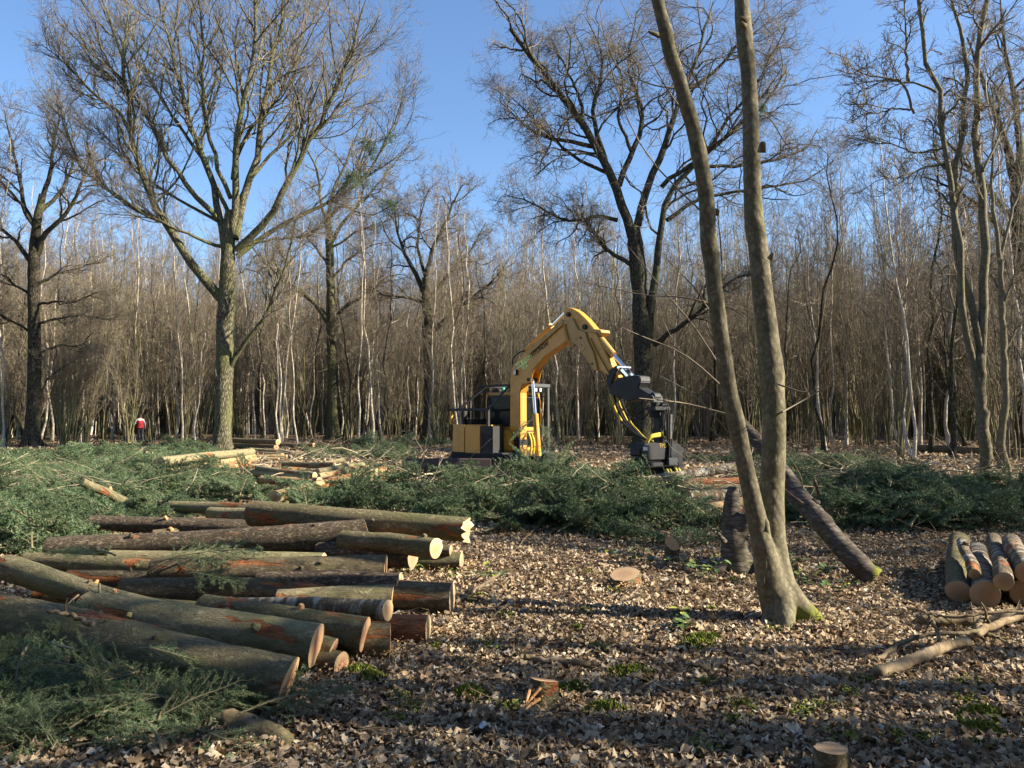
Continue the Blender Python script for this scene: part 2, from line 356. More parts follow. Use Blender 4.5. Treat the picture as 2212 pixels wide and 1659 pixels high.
# --- oak of the clearing's centre right
hero('oak_tree', 'spreading oak with forked trunk and twisting limbs standing behind the harvester head', None,
     [(1386, 972, .44), (1388, 900, .42), (1390, 800, .41), (1385, 700, .40), (1379, 600, .40), (1374, 540, .40), (1368, 490, .30)],
     [(.24, .10, -.2, C2([(1090, 1290), (1030, 1130), (1010, 1020), (940, 860), (890, 800), (830, 690), (730, 540), (640, 430), (560, 330), (470, 250), (430, 150)])),
      (.13, .02, .4, C2([(960, 930), (870, 650), (890, 500), (940, 370), (900, 200), (840, 100)])),
      (.10, .02, .3, C2([(820, 700), (820, 560), (770, 460), (700, 300), (640, 200)])),
      (.12, .02, -.5, C2([(890, 800), (760, 770), (640, 760), (520, 700), (440, 620), (370, 560)])),
      (.10, .02, .5, C2([(950, 940), (810, 880), (700, 790), (560, 660), (470, 560), (400, 500)])),
      (.15, .02, .2, C2([(1020, 1010), (1080, 850), (1150, 690), (1150, 540), (1080, 450), (1050, 380), (1090, 200), (1120, 60)])),
      (.10, .02, -.4, C2([(1085, 820), (1060, 740), (1000, 640), (1040, 520), (1040, 400), (960, 280)])),
      (.20, .03, .2, C2([(1120, 1230), (1180, 1000), (1260, 830), (1300, 680), (1330, 560), (1400, 480), (1440, 300), (1500, 120), (1540, 0)])),
      (.24, .04, -.1, [(1400, 740), (1408, 690), (1408, 630), (1425, 560), (1428, 500), (1424, 420), (1480, 370), (1560, 300), (1640, 250), (1700, 150)]),
      (.12, .02, -.5, C2([(1250, 1020), (1330, 940), (1440, 880), (1580, 760), (1700, 640), (1800, 520), (1900, 380)])),
      (.11, .02, .3, C2([(1280, 1200), (1340, 1120), (1470, 1080), (1650, 1040), (1800, 1020), (1960, 1000), (2100, 960), (2180, 880)])),
      (.10, .02, .5, C2([(1400, 900), (1560, 910), (1750, 900), (1950, 850), (2080, 780), (2100, 700)])),
      (.11, .02, -.3, C2([(1010, 1200), (950, 1170), (830, 1190), (720, 1220), (640, 1150), (500, 1090), (400, 1060)])),
      (.12, .04, -.5, C2([(1110, 1450), (1010, 1400), (920, 1330), (880, 1260), (810, 1180), (820, 1110)])),
      (.14, .03, -.5, [(1412, 745), (1440, 725), (1490, 690), (1540, 645), (1580, 600), (1640, 590)]),
      (.10, .02, .6, C2([(1320, 640), (1360, 420), (1330, 260), (1280, 120), (1250, 0)])),
      (.10, .02, .6, C2([(1400, 480), (1540, 400), (1660, 250), (1780, 150), (1900, 90)])),
      (.09, .02, -.6, C2([(1500, 820), (1620, 640), (1760, 480), (1850, 300), (1930, 150)]))],
     23, M_OAKD, M_TWIG, lv=(15, 8, 4, 3), l1=0.33, ups=(.02, .03, .03, .03), wig=(.3, .32, .3, .3), ang=0.8, depth=0.55)
# --- oak at the left edge
hero('oak_tree', 'dark oak with many level side branches at the left edge of the picture', None,
     [(68, 967, .40), (72, 880, .34), (76, 760, .31), (74, 660, .29), (72, 560, .26), (80, 480, .22), (92, 420, .16)],
     [(.15, .02, .3, [(72, 575), (50, 540), (20, 505), (-20, 480), (-60, 440)]), (.16, .02, -.3, [(76, 560), (92, 505), (130, 480), (165, 420), (190, 360), (200, 300)]),
      (.13, .02, .3, [(80, 500), (50, 440), (40, 360), (20, 290), (10, 240)]), (.13, .02, -.2, [(92, 430), (110, 370), (115, 310), (130, 260), (125, 220)]),
      (.09, .02, .5, [(74, 620), (120, 590), (170, 580), (220, 560)]), (.08, .02, -.5, [(75, 660), (120, 650), (160, 655), (210, 630)]),
      (.08, .02, .5, [(72, 640), (40, 620), (0, 590), (-40, 590)]), (.08, .02, -.4, [(76, 700), (120, 690), (170, 680), (235, 690)]),
      (.08, .02, .4, [(74, 720), (40, 700), (10, 690), (-30, 650)]), (.07, .02, -.5, [(78, 770), (120, 745), (170, 750), (200, 720)]),
      (.06, .015, .4, [(82, 870), (100, 820), (140, 790), (180, 770)]), (.12, .02, .6, [(85, 460), (130, 420), (165, 330), (150, 260)]),
      (.1, .02, -.6, [(80, 500), (30, 420), (-10, 380), (-40, 300)])],
     31, M_OAKD, M_TWIG, lv=(11, 6, 4, 3), l1=0.3, ups=(.03, .03, .03, .03), wig=(.2, .25, .25, .25), ang=0.7)
# --- oak just right of the big one
hero('oak_tree', 'mossy oak with low left limb standing right of the tallest oak behind the log piles', None,
     [(722, 952, .45), (720, 880, .36), (718, 780, .33), (715, 690, .31), (714, 600, .28), (712, 520, .25), (708, 470, .2)],
     [(.22, .05, -.3, [(712, 700), (680, 650), (640, 620), (600, 600), (570, 570), (545, 530)]), (.16, .03, .4, [(716, 700), (745, 660), (790, 640), (830, 600), (870, 590)]),
      (.15, .03, .2, [(712, 530), (740, 480), (790, 430), (830, 380), (870, 330)]), (.14, .02, -.3, [(710, 500), (690, 430), (690, 370), (660, 320), (640, 270)]),
      (.13, .02, .3, [(708, 480), (720, 400), (750, 350), (770, 290), (800, 240)]), (.1, .02, -.4, [(714, 580), (680, 530), (650, 500), (600, 470)]),
      (.1, .02, .4, [(714, 610), (750, 560), (800, 530), (850, 520)]), (.1, .02, -.6, [(710, 480), (730, 440), (800, 470), (870, 430)]), (.09, .02, .5, [(712, 540), (770, 500), (830, 480), (880, 460)])],
     41, M_OAK, M_TWIG, lv=(10, 6, 5, 3), l1=0.34, ups=(.02, .03, .03, .03), wig=(.3, .3, .3, .3), ang=0.8)
hero('oak_tree', 'smaller dark oak with crooked right limb behind the roof of the excavator cab', 52.0,
     [(927, 925, .42), (928, 850, .36), (925, 740, .34), (922, 660, .32), (920, 600, .24)],
     [(.2, .03, -.3, [(930, 720), (980, 670), (1030, 640), (1070, 600), (1100, 560)]), (.18, .02, .3, [(922, 640), (890, 580), (870, 540), (850, 470), (860, 420)]),
      (.17, .02, -.2, [(920, 610), (930, 540), (960, 490), (980, 430), (1000, 400)]), (.13, .02, .4, [(923, 650), (970, 590), (1020, 540), (1050, 480)]),
      (.13, .02, -.4, [(922, 660), (880, 640), (830, 640), (790, 610)]), (.12, .02, .4, [(920, 600), (900, 530), (910, 460), (930, 400)])],
     43, M_OAKD, M_TWIGB, lv=(10, 6, 4, 3), l1=0.36, ups=(.03, .03, .03, .03), wig=(.3, .3, .3, .3), ang=0.8, twr=.009)
# --- many-stemmed tree on the right
hero('sycamore_tree', 'slim tall tree with three close stems rising from the brash at the right', None,
     [(2133, 1060, .13), (2128, 980, .12), (2120, 900, .12), (2117, 800, .11), (2118, 760, .10)],
     [(.085, .035, -.05, [(2120, 860), (2100, 800), (2085, 700), (2078, 600), (2065, 520), (2055, 400), (2040, 300), (2035, 200), (2000, 150), (1990, 60), (1985, -60)]),
      (.10, .05, .05, [(2118, 790), (2122, 650), (2125, 500), (2120, 400), (2112, 280), (2110, 150), (2120, 60), (2150, -60)]),
      (.08, .03, .1, [(2118, 760), (2095, 640), (2060, 540), (2062, 420), (2072, 330), (2085, 230), (2095, 130), (2070, 40), (2050, -50)]),
      (.03, .006, .5, C3([(960, 690), (840, 720), (740, 680), (620, 640)])), (.03, .006, -.5, C3([(830, 530), (780, 380), (650, 360), (560, 340), (490, 260)])),
      (.025, .006, .4, C3([(810, 515), (740, 500), (650, 530), (575, 530)])), (.03, .006, -.4, C3([(1010, 760), (880, 780), (760, 830), (710, 860)])),
      (.04, .008, .4, C3([(800, 380), (790, 200), (780, 0)])), (.03, .006, .6, C3([(1150, 800), (1240, 600), (1330, 480)])), (.03, .006, -.6, C3([(950, 450), (1000, 420), (1060, 470)])),
      (.03, .006, .3, C3([(930, 430), (860, 390), (700, 370), (560, 430)])), (.03, .006, -.3, C3([(1140, 140), (1100, 80), (1060, 0)]))],
     53, M_SYC, M_TWIG, lv=(9, 6, 4, 2), l1=0.2, ups=(.05, .04, .03, .02), wig=(.22, .25, .25, .25), ang=0.7, twr=.0035, lmins=(.3, .2, .12, .08), depth=0.5, lenabs=4.5)
hero('sycamore_tree', 'thin bare tree curving up just right of the three-stemmed tree', None,
     [(2170, 1012, .13), (2160, 950, .11), (2172, 880, .10), (2170, 780, .095), (2165, 650, .09), (2160, 560, .08)],
     [(.07, .02, .1, [(2160, 570), (2150, 480), (2140, 400), (2150, 280), (2140, 180)]), (.06, .02, .3, [(2160, 560), (2180, 480), (2200, 420), (2230, 300)]),
      (.04, .01, -.4, [(2166, 660), (2190, 600), (2215, 560)]), (.04, .01, .3, [(2170, 760), (2200, 700), (2240, 680)]), (.035, .01, .3, [(2165, 640), (2140, 590), (2125, 520)])],
     57, M_SYC, M_TWIG, lv=(8, 6, 4, 2), l1=0.3, ups=(.04, .03, .03, .02), ang=0.7, twr=.004, lmins=(.3, .2, .12, .08), lenabs=3.5)
hero('oak_tree', 'tall dark oak with ivy standing at the far right edge behind the thin trees', 34.0,
     [(2215, 960, .42), (2214, 850, .36), (2210, 700, .34), (2206, 560, .32), (2200, 480, .28), (2195, 420, .24)],
     [(.2, .03, -.2, [(2196, 440), (2180, 330), (2150, 250), (2120, 170), (2090, 80)]), (.18, .03, .2, [(2195, 420), (2205, 320), (2190, 200), (2170, 100), (2160, 0)]),
      (.15, .02, .3, [(2206, 560), (2150, 480), (2100, 430), (2040, 400), (2000, 380)]), (.15, .02, -.4, [(2200, 500), (2130, 400), (2060, 330), (2010, 250)]),
      (.1, .02, .4, [(2210, 640), (2160, 600), (2100, 590), (2060, 560)]), (.16, .02, .4, [(2210, 460), (2260, 350), (2300, 200), (2320, 50)]), (.14, .02, -.4, [(2196, 400), (2240, 300), (2250, 150), (2240, 0)])],
     59, M_OAKD, M_TWIG, lv=(10, 6, 5, 3), l1=0.34, ups=(.02, .03, .03, .03), wig=(.25, .3, .3, .3), ang=0.8)
# ---------------------------------------------------------------- twin-stemmed tree in the foreground
def tube_closed(P, Rr, s):
    V, Q = tube_block(P[None], Rr[None], s); n = len(P)
    V = np.concatenate([V, P[:1], P[-1:]]); a = len(V)-2
    j = np.arange(s); c0 = np.stack([np.full(s, a), (j+1) % s, j], -1); c1 = np.stack([np.full(s, a+1), (n-1)*s+j, (n-1)*s+(j+1) % s], -1)
    return V, Q, np.concatenate([c0, c1])
def remeshed(name, polys, voxel, smooth_it=6):
    Vs, Qs, Ts, o = [], [], [], 0
    for P, Rr, s in polys:
        V, Q, T = tube_closed(P, Rr, s); Vs.append(V); Qs.append(Q+o); Ts.append(T+o); o += len(V)
    me = mesh_np('tmp', np.concatenate(Vs), [np.concatenate(Qs), np.concatenate(Ts)])
    bm = bmesh.new(); bm.from_mesh(me); bmesh.ops.recalc_face_normals(bm, faces=bm.faces); bm.to_mesh(me); bm.free()
    ob = bpy.data.objects.new('tmp', me); COL.objects.link(ob)
    md = ob.modifiers.new('r', 'REMESH'); md.mode = 'VOXEL'; md.voxel_size = voxel; md.use_smooth_shade = True
    ms = ob.modifiers.new('s', 'SMOOTH'); ms.factor = 0.5; ms.iterations = smooth_it
    dg = bpy.context.evaluated_depsgraph_get(); out = bpy.data.meshes.new_from_object(ob.evaluated_get(dg))
    bpy.data.objects.remove(ob); out.name = name; out.shade_smooth(); return out
def twin():
    g = np.random.default_rng(5); D = on(1690, 1338, 0)[1]; b = on(1690, 1338, 0); b[2] = gz(b[0], b[1])-0.03
    root = empty('sycamore_tree', b); tag(root, 'smooth twin-stemmed tree with mossy foot in the right foreground', 'tree')
    def stem(pts, side):
        P = np.array([(*(at(px, py, D+side*i*0.03)-b), r) for i, (px, py, r) in enumerate(pts)]); P = resample(P, 60)
        r = P[:, 3]; s = np.arange(60)
        for c in g.choice(np.arange(14, 58), 9, replace=False): r = r*(1+0.10*np.exp(-((s-c)/0.8)**2)); P[c:, 0] += g.normal(0, 0.008)
        return P[:, :3], r*.95
    pl, rl = stem([(1690, 1345, .15), (1666, 1270, .12), (1648, 1180, .09), (1632, 1110, .08), (1610, 1010, .072), (1592, 920, .068), (1574, 840, .067), (1556, 720, .066), (1545, 640, .066), (1534, 540, .066), (1533, 450, .066), (1527, 390, .064), (1502, 280, .06), (1482, 200, .056), (1462, 130, .053), (1440, 60, .051), (1418, -30, .05), (1395, -140, .045), (1360, -330, .04), (1330, -560, .03)], -1)
    pr, rr = stem([(1700, 1345, .17), (1690, 1290, .14), (1676, 1230, .115), (1668, 1160, .108), (1666, 1080, .104), (1671, 980, .102), (1673, 900, .10), (1668, 820, .097), (1660, 730, .093), (1648, 640, .09), (1640, 560, .086), (1630, 450, .08), (1627, 330, .077), (1624, 220, .073), (1618, 120, .069), (1608, 0, .066), (1600, -120, .06), (1590, -300, .05), (1575, -560, .035)], 1)
    roots = []
    for (px, py, r0, r1) in ((1795, 1350, .105, .03), (1640, 1352, .07, .02), (1705, 1366, .09, .02), (1745, 1325, .09, .02), (1650, 1325, .06, .02)):
        e = on(px, py, 0)-b; e[2] = -0.02
        P = np.array([(0.0, 0, 0.42, r0*.55), (e[0]*.30, e[1]*.30, 0.17, r0*.95), (e[0]*.72, e[1]*.72, 0.05, r0*.75), (e[0], e[1], -0.03, r1)]); P = resample(P, 12); roots.append((P[:, :3], P[:, 3], 12))
    seam = np.array([at(px, py, D-0.115)-b for px, py in ((1650, 1118), (1656, 1160), (1652, 1210), (1650, 1270))])
    me = remeshed('trunk', [(pl, rl, 20), (pr, rr, 20)]+roots, 0.016, 9)
    n = len(me.vertices); V = np.empty(n*3, dtype=np.float32); me.vertices.foreach_get('co', V); V = V.reshape(-1, 3)
    N = np.empty(n*3, dtype=np.float32); me.vertices.foreach_get('normal', N); N = N.reshape(-1, 3)
    V += N*(roughen(V, 0.0015, 22, g)+roughen(V, 0.0012, 60, g))[:, None]; me.vertices.foreach_set('co', V.ravel()); me.update()
    link('trunk', me, M_FOOT, root)
    # snags where side branches were cut away, ridged bark seam in the fork
    for (px, py, qx, qy, r) in ((1458, 108, 1425, 78, .022), (1425, 78, 1400, 68, .018), (1645, 330, 1648, 305, .03), (1608, 58, 1598, 48, .024), (1662, 560, 1672, 545, .02), (1545, 462, 1550, 452, .028), (1556, 650, 1548, 640, .02), (1612, 45, 1597, 38, .022)):
        p = at(px, py, D-0.06)-b; q = at(qx, qy, D-0.09)-b
        MB().tube([p, p+(q-p)*.5, p+(q-p)*.85, q], [r*1.2, r*.95, r*.8, r*.35], 9).build('branch_stub', M_SYC, root, smooth=True)
    seam_r = np.array([.028, .034, .03, .012]); P = resample(np.concatenate([seam, seam_r[:, None]], 1), 14); P[:, :3] += g.normal(0, .004, (14, 3))
    V, Q, T = tube_closed(P[:, :3], P[:, 3]*(1+.2*g.normal(size=14)), 8); link('bark_ridge', mesh_np('bark_ridge', V, [Q, T]), M_SYC, root)
    # thin whips sprouting from the stems, upper branches above the picture
    cm = TreeMesh()
    whips = [[(1530, 470), (1480, 420), (1400, 360), (1330, 200), (1300, 60), (1290, -40)], [(1500, 270), (1450, 210), (1400, 120), (1340, 0)], [(1480, 190), (1420, 190), (1330, 150), (1310, 80)],
             [(1560, 800), (1500, 700), (1450, 650), (1380, 560), (1330, 500)], [(1550, 660), (1480, 640), (1400, 640), (1260, 610)], [(1575, 850), (1480, 760), (1420, 740), (1300, 690)],
             [(1550, 700), (1500, 620), (1440, 560)], [(1680, 830), (1740, 850), (1790, 830)], [(1690, 890), (1760, 850), (1840, 800)], [(1600, 960), (1500, 850), (1400, 800)], [(1590, 900), (1480, 870), (1380, 860)]]
    PP, RR = [], []
    for w in whips:
        n = len(w); P = np.array([(*(at(x, y, D-0.05-0.35*i/(n-1)*(1 if g.random() < .5 else -1.5))-b), .008-.0055*i/(n-1)) for i, (x, y) in enumerate(w)]); P = resample(P, 12); PP.append(P[:, :3]); RR.append(P[:, 3])
    PP = np.array(PP); RR = np.array(RR); cm.add(PP, RR, 5)
    S, Dd, L, R = spawn(PP, RR, 3, .3, 1, .6, .25, .6, g, .1); P2, R2 = grow(S, Dd, L, np.clip(R, .002, .004), 4, .08, .02, g); cm.add(P2, R2, 4)
    tops = np.array([pl[44:59], pr[44:59]]); tr = np.array([rl[44:59], rr[44:59]])
    S, Dd, L, R = spawn(tops, tr, 8, .1, 1, .7, .8, .5, g, .8, lenabs=2.6); P3, R3 = grow(S, Dd, L, np.clip(R, .01, .03), 6, .1, .08, g); cm.add(P3, R3, 6)
    S, Dd, L, R = spawn(P3, R3, 6, .2, 1, .7, .4, .5, g, .3); P4, R4 = grow(S, Dd, L, np.clip(R, .004, .01), 4, .12, .05, g); cm.add(P4, R4, 4)
    link('crown', cm.mesh('crown'), M_TWIG, root)
def foot_mat():
    m = M_SYC.copy(); m.name = 'mossy_foot_bark'; nt = m.node_tree; b = nt.nodes['Principled BSDF']
    src = b.inputs['Base Color'].links[0].from_socket
    tc = nt.nodes.new('ShaderNodeTexCoord'); sp = nt.nodes.new('ShaderNodeSeparateXYZ'); nt.links.new(tc.outputs['Object'], sp.inputs[0])
    n = noise_(nt, tc.outputs['Object'], 7.0, 6, .7)
    # moss grows on the low right-hand root: a patch with a shape of its own
    h = math_(nt, 'SUBTRACT', math_(nt, 'ADD', 0.14, math_(nt, 'MULTIPLY', sp.outputs[0], 0.9)), sp.outputs[2])
    f = math_(nt, 'MULTIPLY', math_(nt, 'ADD', math_(nt, 'MULTIPLY', h, 5.0), math_(nt, 'MULTIPLY', math_(nt, 'SUBTRACT', n, 0.5), 3.0)), 1.0, True)
    c = mix_(nt, f, src, mix_(nt, n, (0.06, 0.075, 0.01), (0.22, 0.24, 0.035)))
    # dark rings of old node scars
    nt.links.new(c, b.inputs['Base Color']); return m
M_FOOT = foot_mat()
twin()

# ---------------------------------------------------------------- kinds of tree in the wood behind
def birch_kind(seed, h):
    g = np.random.default_rng(seed); n = 14
    t = np.linspace(0, 1, n); x = np.cumsum(g.normal(0, .10, n)); y = np.cumsum(g.normal(0, .10, n)); x -= x[0]; y -= y[0]
    lean = g.normal(0, .6, 2)
    P = np.stack([x+lean[0]*t, y+lean[1]*t, t*h-0.05], -1)[None]; r = ((.055+.025*g.random())*(1-.8*t)*(1+.5*np.exp(-t*30)))[None]
    tm = TreeMesh().add(P, r, 8); cm = TreeMesh()
    S, Dd, L, R = spawn(P, r, 34, .3, 1, .55, .22, .35, g, .6, tipfac=.6); P1, R1 = grow(S, Dd, L, np.clip(R, .008, .02), 5, .1, .07, g, .4); cm.add(P1, R1, 4)
    S, Dd, L, R = spawn(P1, R1, 6, .15, 1, .6, .45, .6, g, .3); P2, R2 = grow(S, Dd, L, np.clip(R, .006, .009), 4, .15, .0, g, .6); cm.add(P2, R2, 3)
    S, Dd, L, R = spawn(P2, R2, 4, .2, 1, .6, .55, .8, g, .25); P3, R3 = grow(S, Dd, L, np.full(len(L), .0055), 2, .15, -.06, g, .6); cm.add(P3, R3, 3)
    return tm.mesh('trunk'), cm.mesh('crown')
def hazel_kind(seed, h, ns, spread):
    g = np.random.default_rng(seed)
    az = g.random(ns)*6.283; S = np.stack([np.cos(az)*.25*g.random(ns), np.sin(az)*.25*g.random(ns), np.full(ns, -.05)], -1)
    tl = spread*(.2+.9*g.random(ns)); Dd = np.stack([np.cos(az)*tl, np.sin(az)*tl, np.ones(ns)], -1)
    P, r = grow(S, Dd, h*(.6+.5*g.random(ns)), .016+.026*g.random(ns), 9, .07, .07, g, .2)
    tm = TreeMesh().add(P, r, 6); cm = TreeMesh()
    S, Dd, L, R = spawn(P, r, 14, .15, 1, .5, .2, .4, g, .5, tipfac=.4); P1, R1 = grow(S, Dd, L, np.clip(R, .007, .014), 4, .12, .08, g, .4); cm.add(P1, R1, 4)
    S, Dd, L, R = spawn(P1, R1, 5, .15, 1, .6, .45, .6, g, .3); P2, R2 = grow(S, Dd, L, np.full(len(L), .006), 3, .15, .05, g, .6); cm.add(P2, R2, 3)
    S, Dd, L, R = spawn(P2, R2, 2, .3, 1, .6, .5, .8, g, .2); P3, R3 = grow(S, Dd, L, np.full(len(L), .005), 2, .15, .05, g, .6); cm.add(P3, R3, 3)
    return tm.mesh('trunk'), cm.mesh('crown')
def pole_kind(seed, h):
    g = np.random.default_rng(seed); n = 14; t = np.linspace(0, 1, n)
    x = np.cumsum(g.normal(0, .14, n)); y = np.cumsum(g.normal(0, .14, n)); x -= x[0]; y -= y[0]
    P = np.stack([x, y, t*h-0.05], -1)[None]; r = ((.07+.035*g.random())*(1-.75*t)*(1+.6*np.exp(-t*30)))[None]
    tm = TreeMesh().add(P, r, 8); cm = TreeMesh()
    S, Dd, L, R = spawn(P, r, 18, .3, 1, .8, .3, .5, g, 1.0, tipfac=.5); P1, R1 = grow(S, Dd, L, np.clip(R, .015, .05), 7, .2, .08, g, .3); cm.add(P1, R1, 5)
    S, Dd, L, R = spawn(P1, R1, 7, .15, 1, .7, .4, .6, g, .4); P2, R2 = grow(S, Dd, L, np.clip(R, .008, .016), 4, .2, .05, g, .6); cm.add(P2, R2, 3)
    S, Dd, L, R = spawn(P2, R2, 5, .2, 1, .7, .5, .8, g, .3); P3, R3 = grow(S, Dd, L, np.full(len(L), .007), 3, .2, .04, g, .6); cm.add(P3, R3, 3)
    return tm.mesh('trunk'), cm.mesh('crown')
BIRCH = [birch_kind(100+i, h) for i, h in enumerate((13, 15, 12.5, 16, 14))]
HAZEL = [hazel_kind(200+i, h, n, s) for i, (h, n, s) in enumerate(((8.5, 12, .14), (10, 9, .10), (7, 14, .24), (11, 8, .09), (9, 10, .14)))]
POLE = [pole_kind(300+i, h) for i, h in enumerate((13, 11, 14, 12))]
for k, mm in ((BIRCH, (M_BIRCH, M_TWIGB)), (HAZEL, (M_HAZEL, M_TWIG)), (POLE, (M_OAKD, M_TWIG))):
    for a, b in k: a.materials.append(mm[0]); b.materials.append(mm[1])
def stand(name, kind, loc, label, cat, group, g, sc=1.0):
    o = empty(name, loc, g.random()*6.283); d_ = loc[1]-edge(loc[0]/loc[1]); s = sc*(.85+.3*g.random())*(.93+.30*min(1, max(0, d_)/22)); o.scale = (s, s, s)
    a, b = kind[g.integers(len(kind))]
    link('trunk', a, None, o); link('crown', b, None, o); return tag(o, label, cat, group)
g_ = np.random.default_rng(77)
HEROXY = [(-12.6, 34.7), (6.2, 35), (-24, 40), (-10.5, 45), (-5.4, 52), (8.4, 14), (10, 24)]
def edge(u):                                   # near edge of the wood, by bearing u = x/y
    return float(np.interp(u, [-.75, -.56, -.47, -.36, -.2, 0, .2, .35, .5, .75], [37, 41, 47, 46, 46, 44, 41, 36, 29, 24]))
def spots(n, d0, d1, power=1.0, umax=.78, mind=1.0):
    out = []
    while len(out) < n:
        u = g_.uniform(-umax, umax); e = edge(u); D = e+d0+(d1-d0)*g_.random()**power; p = (u*D, D)
        if any(math.hypot(p[0]-h[0], p[1]-h[1]) < 2.0 for h in HEROXY): continue
        if any(math.hypot(p[0]-q[0], p[1]-q[1]) < mind for q in out[-60:]): continue
        out.append(p)
    return out
def zone(u):
    return 'left of the tallest oak' if u < -.37 else 'between tallest oak and excavator' if u < -.08 else 'behind the excavator boom' if u < .2 else 'right of the twin-stemmed tree' if u > .34 else 'behind the spreading oak'
def depth_of(x, y):
    d = y-edge(x/y); return 'at the wood edge ' if d < 9 else 'in the mid wood ' if d < 20 else 'deep in the wood '
for (x, y) in spots(215, 0, 36, 1.2):
    u = x/y
    if u > .2 and g_.random() < .7: continue
    z = depth_of(x, y)+zone(u); stand('birch_tree', BIRCH, (x, y, 0), 'slender white-barked birch '+z, 'tree', 'birches '+z, g_, 1.0)
for (x, y) in spots(150, 0, 36, 1.3, mind=1.2):
    z = depth_of(x, y)+zone(x/y); stand('hazel_coppice', HAZEL, (x, y, 0), 'many-stemmed bare coppice bush '+z, 'coppice', 'coppice stools '+z, g_, 1.0+.25*g_.random())
for (x, y) in spots(90, 1, 36, 1.0, mind=2.0):
    z = depth_of(x, y)+zone(x/y); stand('young_oak', POLE, (x, y, 0), 'straight dark-stemmed bare young tree '+z, 'tree', 'dark young trees '+z, g_, .95)
# far wood: one mass
def instancer(name, pts, rots, scls, idx, sources, label, cat, kind='stuff', parent=None):
    me = bpy.data.meshes.new(name); pts = np.asarray(pts, np.float32); me.vertices.add(len(pts)); me.vertices.foreach_set('co', pts.ravel())
    a = me.attributes.new('rot', 'FLOAT_VECTOR', 'POINT'); a.data.foreach_set('vector', np.asarray(rots, np.float32).ravel())
    a = me.attributes.new('scl', 'FLOAT', 'POINT'); a.data.foreach_set('value', np.asarray(scls, np.float32))
    a = me.attributes.new('idx', 'INT', 'POINT'); a.data.foreach_set('value', np.asarray(idx, np.int32))
    o = link(name, me); 
    ng = bpy.data.node_groups.new(name, 'GeometryNodeTree')
    ng.interface.new_socket('Geometry', in_out='INPUT', socket_type='NodeSocketGeometry'); ng.interface.new_socket('Geometry', in_out='OUTPUT', socket_type='NodeSocketGeometry')
    gi = ng.nodes.new('NodeGroupInput'); go = ng.nodes.new('NodeGroupOutput'); ip = ng.nodes.new('GeometryNodeInstanceOnPoints')
    j = ng.nodes.new('GeometryNodeGeometryToInstance')
    for s in reversed(sources):
        oi = ng.nodes.new('GeometryNodeObjectInfo'); oi.inputs['Object'].default_value = s; oi.inputs['As Instance'].default_value = True
        ng.links.new(oi.outputs['Geometry'], j.inputs[0])
    # join in order so that the pick index is stable
    def attr(nm, ty):
        n = ng.nodes.new('GeometryNodeInputNamedAttribute'); n.data_type = ty; n.inputs['Name'].default_value = nm; return n.outputs['Attribute']
    ng.links.new(gi.outputs[0], ip.inputs['Points']); ng.links.new(j.outputs[0], ip.inputs['Instance'])
    ip.inputs['Pick Instance'].default_value = True; ng.links.new(attr('idx', 'INT'), ip.inputs['Instance Index'])
    ng.links.new(attr('rot', 'FLOAT_VECTOR'), ip.inputs['Rotation']); ng.links.new(attr('scl', 'FLOAT'), ip.inputs['Scale'])
    ng.links.new(ip.outputs[0], go.inputs[0])
    md = o.modifiers.new('scatter', 'NODES'); md.node_group = ng
    tag(o, label, cat, kind=kind)
    if parent is not None: o.parent = parent
    return o
def source(name, parts):
    """one unlinked mesh object joining parts (mesh, material)"""
    bm = bmesh.new(); mats = []
    me = bpy.data.meshes.new(name)
    for i, (m, mt) in enumerate(parts):
        n0 = len(bm.faces); bm.from_mesh(m); bm.faces.ensure_lookup_table()
        for f in bm.faces[n0:]: f.material_index = i
        me.materials.append(mt)
    bm.to_mesh(me); bm.free(); return bpy.data.objects.new(name, me)
far_src = [source('far_birch', [(BIRCH[i][0], M_BIRCH), (BIRCH[i][1], M_TWIGB)]) for i in (0, 1, 3)]+[source('far_hazel', [(HAZEL[i][0], M_HAZEL), (HAZEL[i][1], M_TWIGB)]) for i in (0, 1, 3)]+[source('far_pole', [(POLE[i][0], M_OAKD), (POLE[i][1], M_TWIG)]) for i in (0, 1)]
def thicket(seed, bm_):
    g = np.random.default_rng(seed); k = 13; S = np.stack([g.normal(0, 1.6, k), g.normal(0, 1.6, k), np.full(k, -.05)], -1); D = np.stack([g.normal(0, .05, k), g.normal(0, .05, k), np.ones(k)], -1)
    P, r = grow(S, D, 9+7*g.random(k), .025+.035*g.random(k), 9, .03, .02, g, .25); tm = TreeMesh().add(P, r, 6)
    S, D, L, R = spawn(P, r, 12, .35, 1, .5, .14, .35, g, .5, tipfac=.5); P1, R1 = grow(S, D, L, np.clip(R, .007, .014), 4, .1, .06, g, .4); cm = TreeMesh().add(P1, R1, 3)
    S, D, L, R = spawn(P1, R1, 5, .15, 1, .5, .5, .7, g, .3); P2, R2 = grow(S, D, L, np.full(len(L), .006), 2, .12, .02, g, .6); cm.add(P2, R2, 3)
    return source('far_thicket', [(tm.mesh('t'), bm_), (cm.mesh('c'), M_TWIGB)])
far_src += [thicket(801, M_BIRCH), thicket(802, M_HAZEL), thicket(803, M_HAZEL), thicket(804, M_BIRCH)]
NF = len(far_src)
pts = []
for _ in range(1900):
    u = g_.uniform(-.85, .85); D = edge(u)+26+75*g_.random(); pts.append((u*D, D, -0.1))
n = len(pts)
instancer('far_woodland', pts, np.stack([np.zeros(n), np.zeros(n), g_.random(n)*6.28], -1), 0.9+.4*g_.random(n), np.where(g_.random(n) < .5, g_.integers(8, NF, n), g_.integers(0, 8, n)), far_src, 'distant bare woodland closing the view behind the birches', 'woodland')
pts = []  # unseen trees around the viewpoint, added to cut ambient sky light
